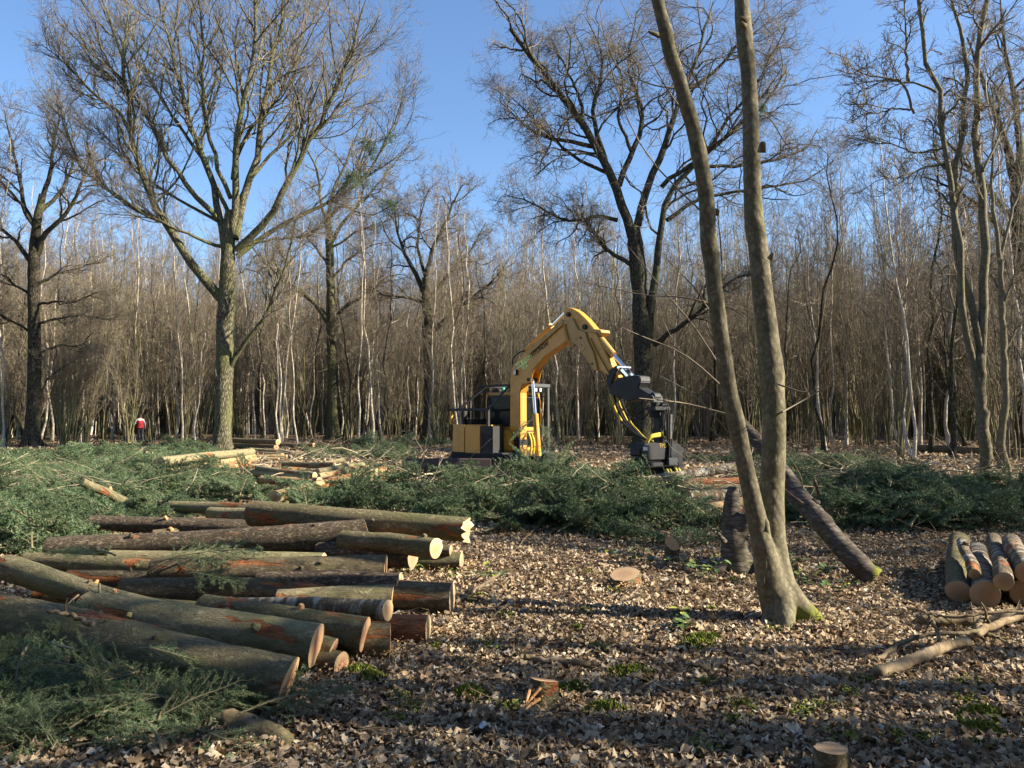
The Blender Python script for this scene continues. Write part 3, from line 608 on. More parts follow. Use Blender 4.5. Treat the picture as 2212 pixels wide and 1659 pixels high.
for _ in range(420):
    az = g_.uniform(R_(128), R_(292)); D = 9+45*g_.random()**.8; pts.append((math.sin(az)*D, math.cos(az)*D, -0.1))
n = len(pts)
instancer('added_woodland_behind', pts, np.stack([np.zeros(n), np.zeros(n), g_.random(n)*6.28], -1), 0.9+.35*g_.random(n), g_.integers(0, 8, n), far_src, 'unseen bare woodland behind and left of the viewpoint, added to dim sky light', 'woodland')
# trees standing to the right of the picture, whose shade falls across the clearing
for (x, y, k, sc) in ((7.6, 3.45, 0, .95), (6.6, 2.65, 1, .9), (10.5, 2.9, 2, 1.0), (12.5, 4.6, 3, 1.0), (17, 6.5, 1, 1.0), (22, 9.0, 0, 1.1), (15, 2.2, 2, 1.0), (9.5, 1.2, 3, .9)):
    o = empty('young_oak', (x, y, 0), g_.random()*6.283); o.scale = (sc*1.5, sc*1.5, sc*1.25)
    a, b = POLE[k]; link('trunk', a, None, o); link('crown', b, None, o)
    tag(o, 'bare tree standing right of the picture edge, its shadow crossing the leaf litter', 'tree', 'trees beside the clearing out of frame')
for i, (x, y, k, sc) in enumerate(((8.2, 2.1, 0, .9), (8.8, 3.05, 2, .8), (7.4, 1.2, 0, .8), (10.5, 9.0, 0, .75), (12, 11.0, 2, .85), (9.6, 10.2, 1, .6), (14.5, 12.4, 0, .85), (11.8, 13.6, 2, .8), (16, 10.0, 4, .8), (13.6, 15.2, 0, .8), (10.2, 7.9, 2, .6), (15.5, 17.0, 4, .9))):  # unseen bushes, added and sized to shade the brash and foreground
    o = empty('hazel_coppice', (x, y, 0), g_.random()*6.283); o.scale = (sc*1.3, sc*1.3, sc); a, b = HAZEL[k]; link('trunk', a, None, o); link('crown', b, None, o)
    tag(o, 'unseen coppice bush added past the right edge to shade brash and litter', 'coppice', 'coppice added out of frame for shade')
# ---------------------------------------------------------------- felled logs
def log_bark(name, dark, mid, light, green=None, gamt=.4, scar=.5, crack=.5, white=0.0):
    """bark of felled trunks; the log lies along its local x axis. Torn patches show orange inner bark."""
    m, nt, b = newmat(name, .85, .2); v = coords(nt, (4.5, 9, 9)); v1 = coords(nt, (.8, 2.6, 2.6)); v2 = coords(nt, (1.1, 4.2, 4.2))
    n = noise_(nt, v, 2.6, 8, .72, .6)
    rd = noise_(nt, coords(nt, (5, 10, 10)), 2.2, 7, .66, 1.0); rd = math_(nt, 'ABSOLUTE', math_(nt, 'SUBTRACT', rd, .5)); rd = math_(nt, 'MINIMUM', math_(nt, 'MULTIPLY', rd, 9.0), 1.0)
    h = math_(nt, 'MULTIPLY', n, math_(nt, 'ADD', math_(nt, 'MULTIPLY', rd, crack*.7), 1-crack*.7))
    c = ramp(nt, [(.10, dark), (.40, mid), (.72, light)], h)
    if green:
        gm = noise_(nt, v1, 2.0, 5, .62)
        c = mix_(nt, math_(nt, 'MULTIPLY', ramp(nt, [(.62-.3*gamt, (0, 0, 0)), (.8-.3*gamt, (1, 1, 1))], gm), .8), c, mix_(nt, n, tuple(x*.45 for x in green), green))
    if white > 0:
        wmk = noise_(nt, coords(nt, (5, 1.5, 1.5)), 3.0, 6, .7)
        c = mix_(nt, ramp(nt, [(.6-.25*white, (0, 0, 0)), (.66-.2*white, (1, 1, 1))], wmk), c, mix_(nt, n, (.28, .25, .2), (.58, .55, .47)))
    sc = noise_(nt, v2, 1.5, 4, .55, .8)
    sm = ramp(nt, [(.665-.12*scar, (0, 0, 0)), (.695-.12*scar, (1, 1, 1))], sc)
    inner = ramp(nt, [(.3, (.12, .04, .018)), (.5, (.34, .115, .04)), (.72, (.50, .24, .10))], noise_(nt, coords(nt, (2.5, 14, 14)), 2.0, 6, .7))
    c = mix_(nt, sm, c, inner)
    nt.links.new(c, b.inputs['Base Color'])
    bump_(nt, b, math_(nt, 'SUBTRACT', h, math_(nt, 'MULTIPLY', sm, .35)), 1.0, .045); return m
LB_FIR = log_bark('fir_bark', (0.038, 0.028, 0.017), (0.174, 0.136, 0.080), (0.348, 0.287, 0.174), (.17, .165, .07), .3, .6, .6)
LB_GREEN = log_bark('green_fir_bark', (0.040, 0.032, 0.020), (0.201, 0.169, 0.093), (0.402, 0.346, 0.193), (.20, .20, .08), .5, .55, .6)
LB_PALE = log_bark('pale_green_fir_bark', (0.067, 0.054, 0.029), (0.282, 0.242, 0.134), (0.497, 0.444, 0.255), (.29, .29, .125), .5, .62, .5)
LB_BROWN = log_bark('ridged_brown_bark', (0.028, 0.021, 0.014), (0.186, 0.143, 0.097), (0.358, 0.287, 0.202), None, 0, .4, 1.0)
LB_RED = log_bark('peeled_red_bark', (0.069, 0.025, 0.014), (0.253, 0.098, 0.046), (0.437, 0.218, 0.115), None, 0, 1.2, .2)
LB_YEL = log_bark('yellow_larch_bark', (.12, .09, .04), (.34, .25, .125), (.50, .38, .20), (.28, .26, .10), .3, .9, .25)  # paler, yellower bark than the other logs
LB_BIR = log_bark('birch_log_bark', (.035, .026, .018), (.15, .11, .068), (.28, .22, .14), (.15, .15, .05), .35, .25, .4, white=.42)
def face_mat(name, pale, mid, ring, heart, rs=60.0):
    m, nt, b = newmat(name, .75, .2); tc = nt.nodes.new('ShaderNodeTexCoord')
    sp = nt.nodes.new('ShaderNodeSeparateXYZ'); nt.links.new(tc.outputs['Object'], sp.inputs[0])
    nz = noise_(nt, tc.outputs['Object'], 9.0, 5, .6)
    r = math_(nt, 'SQRT', math_(nt, 'ADD', math_(nt, 'MULTIPLY', sp.outputs[1], sp.outputs[1]), math_(nt, 'MULTIPLY', sp.outputs[2], sp.outputs[2])))
    r = math_(nt, 'ADD', r, math_(nt, 'MULTIPLY', nz, .12))          # faces are unit discs scaled by their object
    w = math_(nt, 'SINE', math_(nt, 'MULTIPLY', r, rs))
    c = ramp(nt, [(.0, heart), (.38, heart), (.60, mid), (.80, pale), (1.0, pale)], r)
    c = mix_(nt, math_(nt, 'MULTIPLY', math_(nt, 'ADD', math_(nt, 'MULTIPLY', w, .5), .5), .28), c, ring)
    n2 = noise_(nt, tc.outputs['Object'], 30.0, 4, .6)
    c = mix_(nt, math_(nt, 'MULTIPLY', n2, .35), c, tuple(x*.6 for x in mid), 'MIX')
    nt.links.new(c, b.inputs['Base Color']); bump_(nt, b, math_(nt, 'ADD', w, math_(nt, 'MULTIPLY', n2, 2.0)), .15, .01); return m
M_FACE = face_mat('fresh_sawn_face', (.62, .40, .21), (.55, .31, .16), (.38, .19, .09), (.42, .21, .11))
M_FACEP = face_mat('pale_sawn_face', (.66, .48, .26), (.60, .39, .20), (.42, .24, .11), (.48, .28, .14))
M_FACED = face_mat('dark_sawn_face', (.42, .29, .17), (.38, .25, .14), (.26, .16, .09), (.33, .21, .12))  # darker tan than the other sawn faces
M_STUB = simple('torn_wood', (.50, .27, .12), .5, 20, .8, .2, .5)
LOGN = [0]; LOGSEG = []
def make_log(A, B, ra, rb, mt, label, mf=M_FACE, slope=(0., 0.), wob=.02, stubs=2, group=None, name='log', cat='log', bend=0.0, ragged=False, ns=24, flare=0.0):
    """A, B world centres of the ends; local x runs from A to B"""
    g = np.random.default_rng(1000+LOGN[0]); LOGN[0] += 1
    LOGSEG.append((np.array(A, float), np.array(B, float), max(ra, rb)))
    A = Vector(A); B = Vector(B); L = (B-A).length; d = (B-A)/L
    q = d.to_track_quat('X', 'Z'); n = max(8, int(L/.09)); n = min(n, 46); s = ns
    t = np.linspace(0, 1, n); r = ra+(rb-ra)*t
    r = r*(1+.02*np.sin(t*9+g.random()*6)+.015*g.normal(size=n)); r[1:-1] = .5*r[1:-1]+.25*(r[:-2]+r[2:])
    if flare: r = r*(1+flare*np.exp(-(1-t)*L/.25))
    cy = wob*np.sin(t*3.1+g.random()*6)*np.sin(np.pi*t)+0; cz = bend*np.sin(np.pi*t)+wob*.6*np.sin(t*5+g.random()*6)*np.sin(np.pi*t)
    th = np.arange(s)*2*np.pi/s; X = np.repeat((t*L)[:, None], s, 1)
    lump = 1+.03*np.sin(3*th[None]+t[:, None]*4+g.random()*6)+.025*np.sin(2*th[None]+g.random()*6)+.014*g.normal(size=(n, s))
    for _k in range(5): lump = lump+g.uniform(.03, .10)*np.exp(-((t[:, None]-g.random())*L/.05)**2)*np.exp(-((th[None]-g.uniform(0, 6.28)+np.pi) % (2*np.pi)-np.pi)**2/.12)
    Rr = r[:, None]*lump; Y = cy[:, None]+Rr*np.cos(th)[None]; Z = cz[:, None]+Rr*np.sin(th)[None]
    # oblique saw cuts
    for row, sl in ((0, slope[0]), (n-1, slope[1])):
        sl = sl if isinstance(sl, tuple) else (sl*.6, sl*.5)
        X[row] += sl[0]*(Y[row]-cy[row])+sl[1]*Z[row]
    if ragged: X[n-1] += g.uniform(-.03, .07, s)
    V = np.stack([X, Y, Z], -1).reshape(-1, 3); i = np.arange(n-1)[:, None]*s; j = np.arange(s)[None]; j2 = (j+1) % s
    Q = np.stack([i+j, i+s+j, i+s+j2, i+j2], -1).reshape(-1, 4)
    o = link(name, mesh_np('log', V, [Q]), mt, None, A); o.rotation_mode = 'QUATERNION'; o.rotation_quaternion = q
    tag(o, label, cat, group)
    for row, rr, sgn in ((0, r[0], -1), (n-1, r[-1], 1)):
        ring = np.stack([X[row], Y[row], Z[row]], -1); c = ring.mean(0)
        k1 = c+(ring-c)*.97; k1[:, 0] += sgn*.002
        rel = (np.concatenate([ring, k1, c[None]+np.array([[sgn*.003, 0, 0]])])-c)/rr
        jj = np.arange(s); Qf = np.stack([jj, (jj+1) % s, s+(jj+1) % s, s+jj], -1); Tf = np.stack([s+jj, s+(jj+1) % s, np.full(s, 2*s)], -1)
        if sgn < 0: Qf = Qf[:, ::-1]; Tf = Tf[:, ::-1]
        f = link('cut_face', mesh_np('cut_face', rel, [Qf, Tf], smooth=False), mf, o, c); f.scale = (rr, rr, rr)
    for _ in range(stubs):
        tt = g.uniform(.1, .9); k = int(tt*(n-1)); a = g.uniform(.2, 2.9); rr = r[k]
        p = Vector((tt*L, cy[k]+rr*.93*math.cos(a), cz[k]+rr*.93*math.sin(a))); dd = Vector((g.uniform(-.5, .5), math.cos(a), math.sin(a))).normalized()
        le = g.uniform(.015, .05); rad = g.uniform(.012, .028)
        MB().cyl(p, p+dd*le, rad*1.3, 7, rad*.8).build('branch_stub', M_STUB if g.random() < .25 else mt, o)
    return o
def lg(a, za, b, zb, ra, rb, mt, label, **k):
    A = on(a[0], a[1], za); B = on(b[0], b[1], zb); return make_log(A, B, ra, rb, mt, label, **k)
G1 = 'logs of the long pile in the left foreground'
# front pile, from the nearest back
lg((-75, 1332), .19, (622, 1477), .165, .20, .145, LB_GREEN, 'thickest and nearest log of the front pile, olive bark, end cut aslant', mf=M_FACE, slope=(0, (-.5, .35)), group=G1, stubs=3)
lg((195, 1318), .20, (683, 1394), .222, .14, .127, LB_PALE, 'red-scarred log with large round pale end face beside the nearest log', slope=(0, (-.45, .2)), group=G1, stubs=4)
lg((15, 1226), .36, (718, 1408), .135, .105, .085, LB_PALE, 'long sunlit pale green log slanting across the others from the upper left', slope=(0, (-.4, .3)), group=G1, stubs=3, bend=-.03)
lg((440, 1395), .09, (738, 1436), .085, .08, .08, LB_FIR, 'small log lowest in the pile, end just showing below the slanting log', group=G1, stubs=0)
lg((440, 1312), .22, (789, 1370), .20, .09, .108, LB_GREEN, 'log with brown branch knot near its tilted oval end face', slope=(0, (-.4, .2)), group=G1, stubs=2)
lg((560, 1380), .12, (840, 1386), .12, .12, .125, LB_GREEN, 'log lying on the leaves under the knotted log, end seen edge-on', slope=(0, (-.3, .05)), group=G1, stubs=1)
lg((640, 1352), .10, (925, 1358), .105, .09, .095, LB_RED, 'short peeled red log sticking out furthest near the leaf litter', mf=M_FACEP, group=G1, stubs=0, wob=.005)
lg((455, 1303), .22, (838, 1318), .30, .04, .07, LB_BIR, 'thin mottled grey-green log lying over the dark logs', group=G1, stubs=2, mf=M_FACEP)
lg((330, 1232), .245, (833, 1229), .272, .105, .12, LB_FIR, 'straight dark log with bright round end face in mid pile', slope=(0, (-.1, .06)), group=G1, stubs=4)
lg((265, 1274), .16, (820, 1281), .145, .095, .11, LB_FIR, 'dark log wedged below the straight bright-ended log', group=G1, stubs=2)
lg((600, 1300), .12, (851, 1287), .15, .09, .10, LB_PALE, 'short lime-green log end lit by the sun among dark ends', mf=M_FACEP, group=G1, stubs=0, slope=(0, .2))
lg((560, 1262), .20, (864, 1269), .20, .11, .12, LB_BROWN, 'brown log whose narrow lit end shows behind the lime-green end', group=G1, stubs=0)
lg((680, 1284), .13, (977, 1290), .135, .12, .125, LB_FIR, 'dark log jutting right into the shade with square end', mf=M_FACED, group=G1, stubs=1)
lg((105, 1184), .20, (796, 1158), .34, .115, .16, LB_BROWN, 'big ridged-bark log flaring to a slanted butt end', mf=M_FACED, slope=(0, -.5), group=G1, stubs=4, flare=.12)
lg((200, 1130), .22, (740, 1152), .20, .10, .13, LB_BROWN, 'rough brown log half hidden behind the flared butt log', group=G1, stubs=2)
lg((545, 1108), .45, (1007, 1144), .40, .145, .128, LB_GREEN, 'top log of the pile, pale at left and splintered at right', mf=M_FACEP, group=G1, stubs=4, ragged=True)
lg((740, 1166), .33, (942, 1184), .35, .09, .096, LB_GREEN, 'short green and red log with bright round end under the splintered top log', mf=M_FACEP, slope=(0, .1), group=G1, stubs=2)
lg((690, 1190), .20, (892, 1203), .21, .10, .11, LB_BROWN, 'torn brown log end just below the bright round end', group=G1, stubs=1, mf=M_FACED)
lg((740, 1206), .10, (997, 1212), .11, .08, .09, LB_GREEN, 'green log resting on the ground at the far right of the pile', group=G1, stubs=1, mf=M_FACED)
lg((830, 1184), .22, (974, 1189), .22, .055, .06, LB_FIR, 'slim dark log between the bright end and the leaf litter', group=G1, stubs=0, mf=M_FACED)
lg((178, 1041), .62, (274, 1086), .25, .065, .07, LB_PALE, 'peeled log end poking up out of the green brash', mf=M_FACED, group=G1, stubs=3)
lg((278, 1088), .24, (560, 1103), .26, .085, .09, LB_PALE, 'pale log lying along the edge of the brash behind the pile', group=G1, stubs=3)
lg((455, 1110), .22, (640, 1120), .25, .10, .10, LB_PALE, 'cut log with dark round end facing left behind the top log', mf=M_FACED, group=G1, stubs=0)
lg((300, 1150), .10, (790, 1190), .12, .10, .11, LB_FIR, 'dark bottom log beneath the flared butt log', group=G1, stubs=0)
lg((420, 1338), .10, (800, 1352), .09, .08, .09, LB_FIR, 'hidden dark bottom log between the knotted and red-scarred logs', group=G1, stubs=0)
for a_, z_, b_, w_, r1_, r2_, m_, l_ in (((60, 1214), .10, (600, 1246), .12, .10, .10, LB_GREEN, 'olive bottom log showing left of the dark mid-pile logs'), ((150, 1252), .10, (560, 1268), .10, .09, .10, LB_FIR, 'brown bottom log under the drooping fir sprays'), ((90, 1290), .12, (480, 1330), .10, .10, .09, LB_GREEN, 'half-hidden log under the slanting pale log'), ((240, 1206), .13, (700, 1216), .14, .09, .10, LB_PALE, 'pale log seen between the flared butt log and the straight dark log'), ((330, 1160), .12, (620, 1134), .15, .09, .09, LB_FIR, 'dark log behind the flared butt log near the top log')):
    lg(a_, z_, b_, w_, r1_, r2_, m_, l_, group=G1, stubs=1)
# pale piles further back
G2 = 'sunlit logs piled behind the brash left of centre'
for a, za, b, zb, ra, rb, mt, lab in (
    ((348, 997), .42, (545, 976), .50, .12, .12, LB_PALE, 'mossy green-yellow log topmost of the far left pile'),
    ((332, 1012), .22, (548, 990), .30, .11, .14, LB_YEL, 'orange-scarred log under the mossy green-yellow log'),
    ((335, 1022), .12, (470, 1010), .15, .10, .10, LB_YEL, 'split yellow log lowest of the far left pile'),
    ((470, 1012), .15, (540, 1004), .2, .08, .09, LB_YEL, 'short pale log at the right foot of the far left pile'),
    ((540, 1022), .18, (660, 1010), .20, .08, .08, LB_FIR, 'dark log end in brash between the two pale piles'),
    ((612, 1002), .42, (722, 1005), .42, .07, .075, LB_YEL, 'straight log with bright end on top of the middle pile'),
    ((690, 1003), .40, (742, 994), .48, .06, .06, LB_PALE, 'thin green pole poking up from the middle pile top'),
    ((556, 1012), .40, (680, 1027), .33, .07, .07, LB_PALE, 'green-barked upper log on the left of the middle pile'),
    ((686, 1018), .34, (785, 1004), .40, .07, .07, LB_PALE, 'mossy log running up right over the middle pile'),
    ((688, 1028), .26, (802, 1009), .34, .07, .07, LB_YEL, 'red-knotted log second from the top right of the middle pile'),
    ((546, 1021), .30, (690, 1039), .22, .08, .08, LB_YEL, 'orange-flecked middle log on the left of the middle pile'),
    ((565, 1036), .20, (710, 1046), .16, .09, .09, LB_YEL, 'thick pale log on the lower left of the middle pile'),
    ((568, 1055), .08, (700, 1058), .08, .09, .09, LB_FIR, 'dark bottom log of the middle pile'),
    ((594, 1076), .16, (828, 1016), .40, .13, .10, LB_YEL, 'long log slanting up across the middle pile with peeled yellow tip'),
    ((712, 1058), .14, (803, 1038), .22, .08, .08, LB_YEL, 'bright yellow peeled log beside the slanting log'),
    ((800, 1052), .16, (861, 1039), .22, .10, .11, LB_YEL, 'stubby thick log with round pale end at the right of the middle pile'),
    ((800, 1042), .34, (846, 1030), .38, .055, .055, LB_YEL, 'small pale offcut on top of the stubby thick log'),
    ((815, 1022), .34, (857, 1012), .42, .09, .09, LB_PALE, 'green round log half behind the peeled yellow tip')):
    lg(a, za, b, zb, ra, rb, mt, lab, group=G2, mf=M_FACEP, stubs=2, ns=14)
G3 = 'logs stacked right of the tallest oak trunk'
for a, za, b, zb, ra, rb, mt, lab in (
    ((500, 951), .52, (601, 955), .50, .12, .12, LB_FIR, 'upper dark log with round pink end right of the tallest oak'),
    ((505, 962), .25, (597, 966), .24, .13, .13, LB_FIR, 'lower dark log with pink end right of the tallest oak'),
    ((540, 971), .25, (634, 978), .15, .08, .08, LB_PALE, 'thin green log in front of the two pink-ended logs'),
    ((545, 979), .12, (610, 983), .10, .08, .08, LB_YEL, 'small pale log below the thin green log'),
    ((560, 986), .1, (620, 986), .1, .07, .07, LB_YEL, 'small bright-ended log in the clutter right of the oak'),
    ((570, 992), .08, (603, 992), .08, .07, .07, LB_YEL, 'shortest bright-ended log in the clutter right of the oak'),
    ((606, 960), .35, (678, 961), .35, .09, .09, LB_FIR, 'dark log just left of the low-limbed oak foot'),
    ((630, 970), .15, (680, 973), .12, .10, .10, LB_FIR, 'second dark log just left of the low-limbed oak foot')):
    lg(a, za, b, zb, ra, rb, mt, lab, group=G3, mf=M_FACE, stubs=0, ns=14)
# logs under the harvester head
G4 = 'logs stacked under the harvester head'
HELD = lg((1345, 1046), .11, (1600, 1007), .40, .095, .11, LB_BIR, 'log gripped by the harvester head, lying over the right stack', mf=M_FACED, stubs=1, ns=18)
for a, za, b, zb, ra, rb, mt, lab in (
    ((1470, 1046), .26, (1600, 1042), .30, .10, .10, LB_RED, 'red-barked top log of the stack under the harvester head'),
    ((1415, 1062), .10, (1590, 1052), .14, .07, .08, LB_YEL, 'thin log with torn orange tip in the stack under the harvester head'),
    ((1487, 1076), .20, (1640, 1068), .22, .125, .12, LB_BIR, 'thick pale log with round end facing left under the harvester head'),
    ((1455, 1054), .24, (1600, 1058), .2, .09, .1, LB_PALE, 'pink-ended log behind the thick pale log'),
    ((1520, 1100), .12, (1640, 1078), .16, .09, .09, LB_YEL, 'yellowish log end below the thick pale log'),
    ((1480, 1090), .08, (1600, 1096), .08, .1, .1, LB_FIR, 'dark bottom log of the stack beside the twin-stemmed tree'),
    ((1540, 1108), .07, (1700, 1104), .08, .07, .07, LB_RED, 'reddish bottom pole of the stack beside the twin-stemmed tree')):
    lg(a, za, b, zb, ra, rb, mt, lab, group=G4, mf=M_FACED, stubs=1, ns=14)
# short birch logs at the right edge, ends to the viewer
G5 = 'short birch logs stacked at the right edge'
def endlog(fx, fy, z, r, bx, by, zb, lab, mt=LB_BIR):
    lg((bx, by), zb, (fx, fy), z, r*.93, r, mt, lab, group=G5, mf=M_FACED, stubs=1, ns=20)
endlog(2070, 1278, .10, .10, 2072, 1168, .30, 'green-topped birch log on the left of the right-edge stack', LB_GREEN)
endlog(2128, 1284, .112, .112, 2110, 1190, .14, 'wide birch log end lowest in the right-edge stack')
endlog(2105, 1240, .26, .048, 2078, 1170, .40, 'thin white birch log lying on two thicker ones')
endlog(2168, 1256, .26, .075, 2145, 1165, .36, 'peeling birch log with ringed end on top of the right-edge stack')
endlog(2213, 1282, .11, .11, 2185, 1180, .18, 'banded birch log cut off by the right edge of the picture')
endlog(2218, 1236, .30, .09, 2185, 1172, .40, 'orange-banded birch log highest at the right edge')

# ---------------------------------------------------------------- stumps
def stump(px, py, r, h, label, mf=M_FACE, mt=LB_GREEN, tilt=0.0, flare=.5, splinter=0, seed=0):
    g = np.random.default_rng(400+seed); b = on(px, py, 0); b[2] = gz(b[0], b[1])-.03; root = empty('tree_stump', b, g.random()*6); tag(root, label, 'stump', 'stumps in the clearing')
    n, s = 10, 20; t = np.linspace(0, 1, n); th = np.arange(s)*6.2832/s
    Rr = r*(1+flare*np.exp(-t*4))[:, None]*(1+.05*g.normal(size=(1, s))+.12*np.exp(-t*3)[:, None]*np.sin(4*th+seed)[None])
    Z = (t*h)[:, None]*np.ones((1, s)); Z = Z+t[:, None]*tilt*r*np.cos(th)[None]
    V = np.stack([Rr*np.cos(th), Rr*np.sin(th), Z+.0], -1); i = np.arange(n-1)[:, None]*s; j = np.arange(s)[None]; j2 = (j+1) % s
    Q = np.stack([i+j, i+j2, i+s+j2, i+s+j], -1).reshape(-1, 4)
    link('bark', mesh_np('bark', V.reshape(-1, 3), [Q]), mt, root)
    ring = V[-1]; c = ring.mean(0); rel = np.concatenate([ring-c, np.zeros((1, 3))+[[0, 0, .004]]])/r; rel = rel[:, [2, 0, 1]]
    jj = np.arange(s); f = link('cut_face', mesh_np('cut_face', rel, [np.stack([jj, (jj+1) % s, np.full(s, s)], -1)], smooth=False), mf, root, c)
    f.rotation_euler = Matrix(((0, 1, 0), (0, 0, 1), (1, 0, 0))).to_euler(); f.scale = (r, r, r)
    for k in range(splinter):
        a = g.uniform(-.9, .5); p = Vector((r*1.05*math.cos(a), r*1.05*math.sin(a), h*g.uniform(.5, .95))); q = p+Vector((g.uniform(.02, .1), g.uniform(-.08, .03), g.uniform(-.12, .01)))
        MB().cyl(p, q, .012, 5, .004).build('splinter', M_STUB, root)
    return root
stump(1175, 1518, .075, .18, 'small sawn stump with splintered orange side in the middle of the leaf litter', tilt=.25, splinter=6, seed=1)
stump(1795, 1672, .07, .15, 'small pale-topped stump at the bottom edge of the picture', mf=M_FACED, seed=2)
stump(1350, 1268, .135, .16, 'low wide stump with reddish slanted cut left of the twin-stemmed tree', mf=M_FACED, tilt=.3, seed=3, flare=.8)
stump(1452, 1210, .075, .24, 'dark little stump with red cut face among brambles', mf=M_STUB, mt=LB_FIR, tilt=.9, seed=4)
stump(1060, 952, .30, .45, 'distant hollow stump behind the far pink-ended logs', seed=5, mf=M_FACED) if False else None
# ---------------------------------------------------------------- excavator with harvester head
def paint(name, col, dirt=.35, rough=.42):
    m, nt, b = newmat(name, rough, .5); v = coords(nt, rnd=False); n = noise_(nt, v, 3.0, 8, .7); n2 = noise_(nt, coords(nt, (1, 1, 4), rnd=False), 9.0, 5, .65)
    c = mix_(nt, math_(nt, 'MULTIPLY', ramp(nt, [(.5, (0, 0, 0)), (.75, (1, 1, 1))], n), dirt), col, tuple(x*.35 for x in col))
    c = mix_(nt, math_(nt, 'MULTIPLY', ramp(nt, [(.62, (0, 0, 0)), (.70, (1, 1, 1))], n2), dirt*.8), c, (.07, .045, .025))
    nt.links.new(c, b.inputs['Base Color']); nt.links.new(math_(nt, 'ADD', math_(nt, 'MULTIPLY', n, .4), rough-.15), b.inputs['Roughness']); return m
M_YEL = paint('excavator_yellow', (.60, .285, .03), .5)
M_OCH = paint('excavator_ochre', (.47, .26, .06), .4, .5)
M_BLK = paint('black_steel', (.007, .0075, .008), .2, .6)
M_GRY = paint('grey_steel', (.045, .05, .052), .4, .5)
M_BLADE = paint('dull_brown_blade', (.075, .05, .042), .5, .65)
M_CHROME = simple('chrome_rod', (.75, .75, .78), .05, 3, .18, .5, metal=1.0)
M_RUB = simple('rubber', (.02, .02, .02), .3, 8, .75, .2)
M_HOSEY = simple('yellow_hose_guard', (.60, .42, .04), .25, 30, .6, .3)
M_HEADY = simple('worn_yellow_arm', (.42, .36, .02), .5, 8, .55, .4)
M_GREEN = paint('dark_green_paint', (.015, .06, .045), .3)
M_STICK = simple('lime_sticker', (.78, .88, .26), .05, 2, .5, .3)
M_INK = simple('black_lettering', (.008, .008, .008), 0, 1, .5, .3)
M_GOLD = simple('gold_lettering', (.40, .28, .05), .1, 1, .4, .4)
M_LAMP = simple('lamp_lens', (.55, .55, .52), .1, 4, .15, .5)
M_SEAT = simple('seat_cloth', (.16, .18, .17), .2, 10, .85, .2)
M_BEACON = simple('green_beacon', (.02, .42, .20), .2, 4, .3, .5)
def glass_mat():
    m, nt, b = newmat('cab_glass', .04, .5); b.inputs['Base Color'].default_value = (.05, .06, .06, 1)
    tr = nt.nodes.new('ShaderNodeBsdfTransparent'); tr.inputs[0].default_value = (.75, .80, .78, 1); mx = nt.nodes.new('ShaderNodeMixShader')
    fr = nt.nodes.new('ShaderNodeFresnel'); fr.inputs[0].default_value = 1.5
    nt.links.new(math_(nt, 'ADD', math_(nt, 'MULTIPLY', fr.outputs[0], .9), .12, True), mx.inputs[0]); nt.links.new(tr.outputs[0], mx.inputs[1]); nt.links.new(b.outputs[0], mx.inputs[2])
    nt.links.new(mx.outputs[0], nt.nodes['Material Output'].inputs[0]); return m
M_GLASS = glass_mat()
TH = R_(45.0); CXY = np.array((-.28, 24.0))
EX = empty('excavator', (CXY[0], CXY[1], 0), -TH)
tag(EX, 'yellow tracked excavator with raised boom, guarded cab and harvester head', 'excavator')
FB, THB = np.array((.25, 23.12)), R_(55.0)                    # boom foot and the direction it is swung to
BOOM = empty('boom', (0, 0, 0)); BOOM.parent = EX
lf = Matrix.Rotation(TH, 3, 'Z') @ Vector((FB[0]-CXY[0], FB[1]-CXY[1], 0)); BOOM.location = lf; BOOM.rotation_euler = (0, 0, TH-THB)
def BP(px, py):
    """distance along the boom plane and height of what is seen there"""
    r = ray(px, py); u = r[0]/r[1]; c, s = math.cos(THB), math.sin(THB)
    d = (u*FB[1]-FB[0])/(c+u*s); D = FB[1]-s*d; return (d, CAMH+r[2]/r[1]*D)
K2 = lambda l: [BP((1980+x/3.95)/1.8228, (1180+y/3.95)/1.8228) for x, y in l]
K3 = lambda l: [BP((1700+x/1.952)/1.8228, (1150+y/1.952)/1.8228) for x, y in l]
K1 = lambda l: [BP((1740+x/3.95)/1.8228, (1480+y/3.95)/1.8228) for x, y in l]
def X2(p, y): return (p[0], y, p[1])
# undercarriage
for y0, y1 in ((-1.08, -.66), (.66, 1.08)):
    MB().prism([(-1.25, .25), (-1.1, .05), (1.1, .05), (1.25, .25), (1.25, .38), (1.08, .52), (-1.08, .52), (-1.25, .38)], y0, y1).build('track', M_RUB, EX, .03)
MB().box(-.7, .7, -.7, .7, .25, .5).build('track_frame', M_BLK, EX, .03)
# dozer blade in front of the tracks, towards the viewer's left
bl = MB(); bl.prism([(1.0, -.02), (1.09, .02), (1.13, .22), (1.09, .44), (1.03, .46), (1.06, .22), (1.02, .02)], -1.15, 1.15)
bl.box(.2, 1.05, -.55, -.4, .12, .3); bl.box(.2, 1.05, .4, .55, .12, .3)
bo = bl.build('dozer_blade', M_BLADE, EX, .01); bo.rotation_euler = (0, 0, TH-R_(97)); lb = Matrix.Rotation(TH, 3, 'Z') @ Vector((-1.55-CXY[0], 21.7-CXY[1], 0)); bo.location = (lb.x, lb.y, .06)
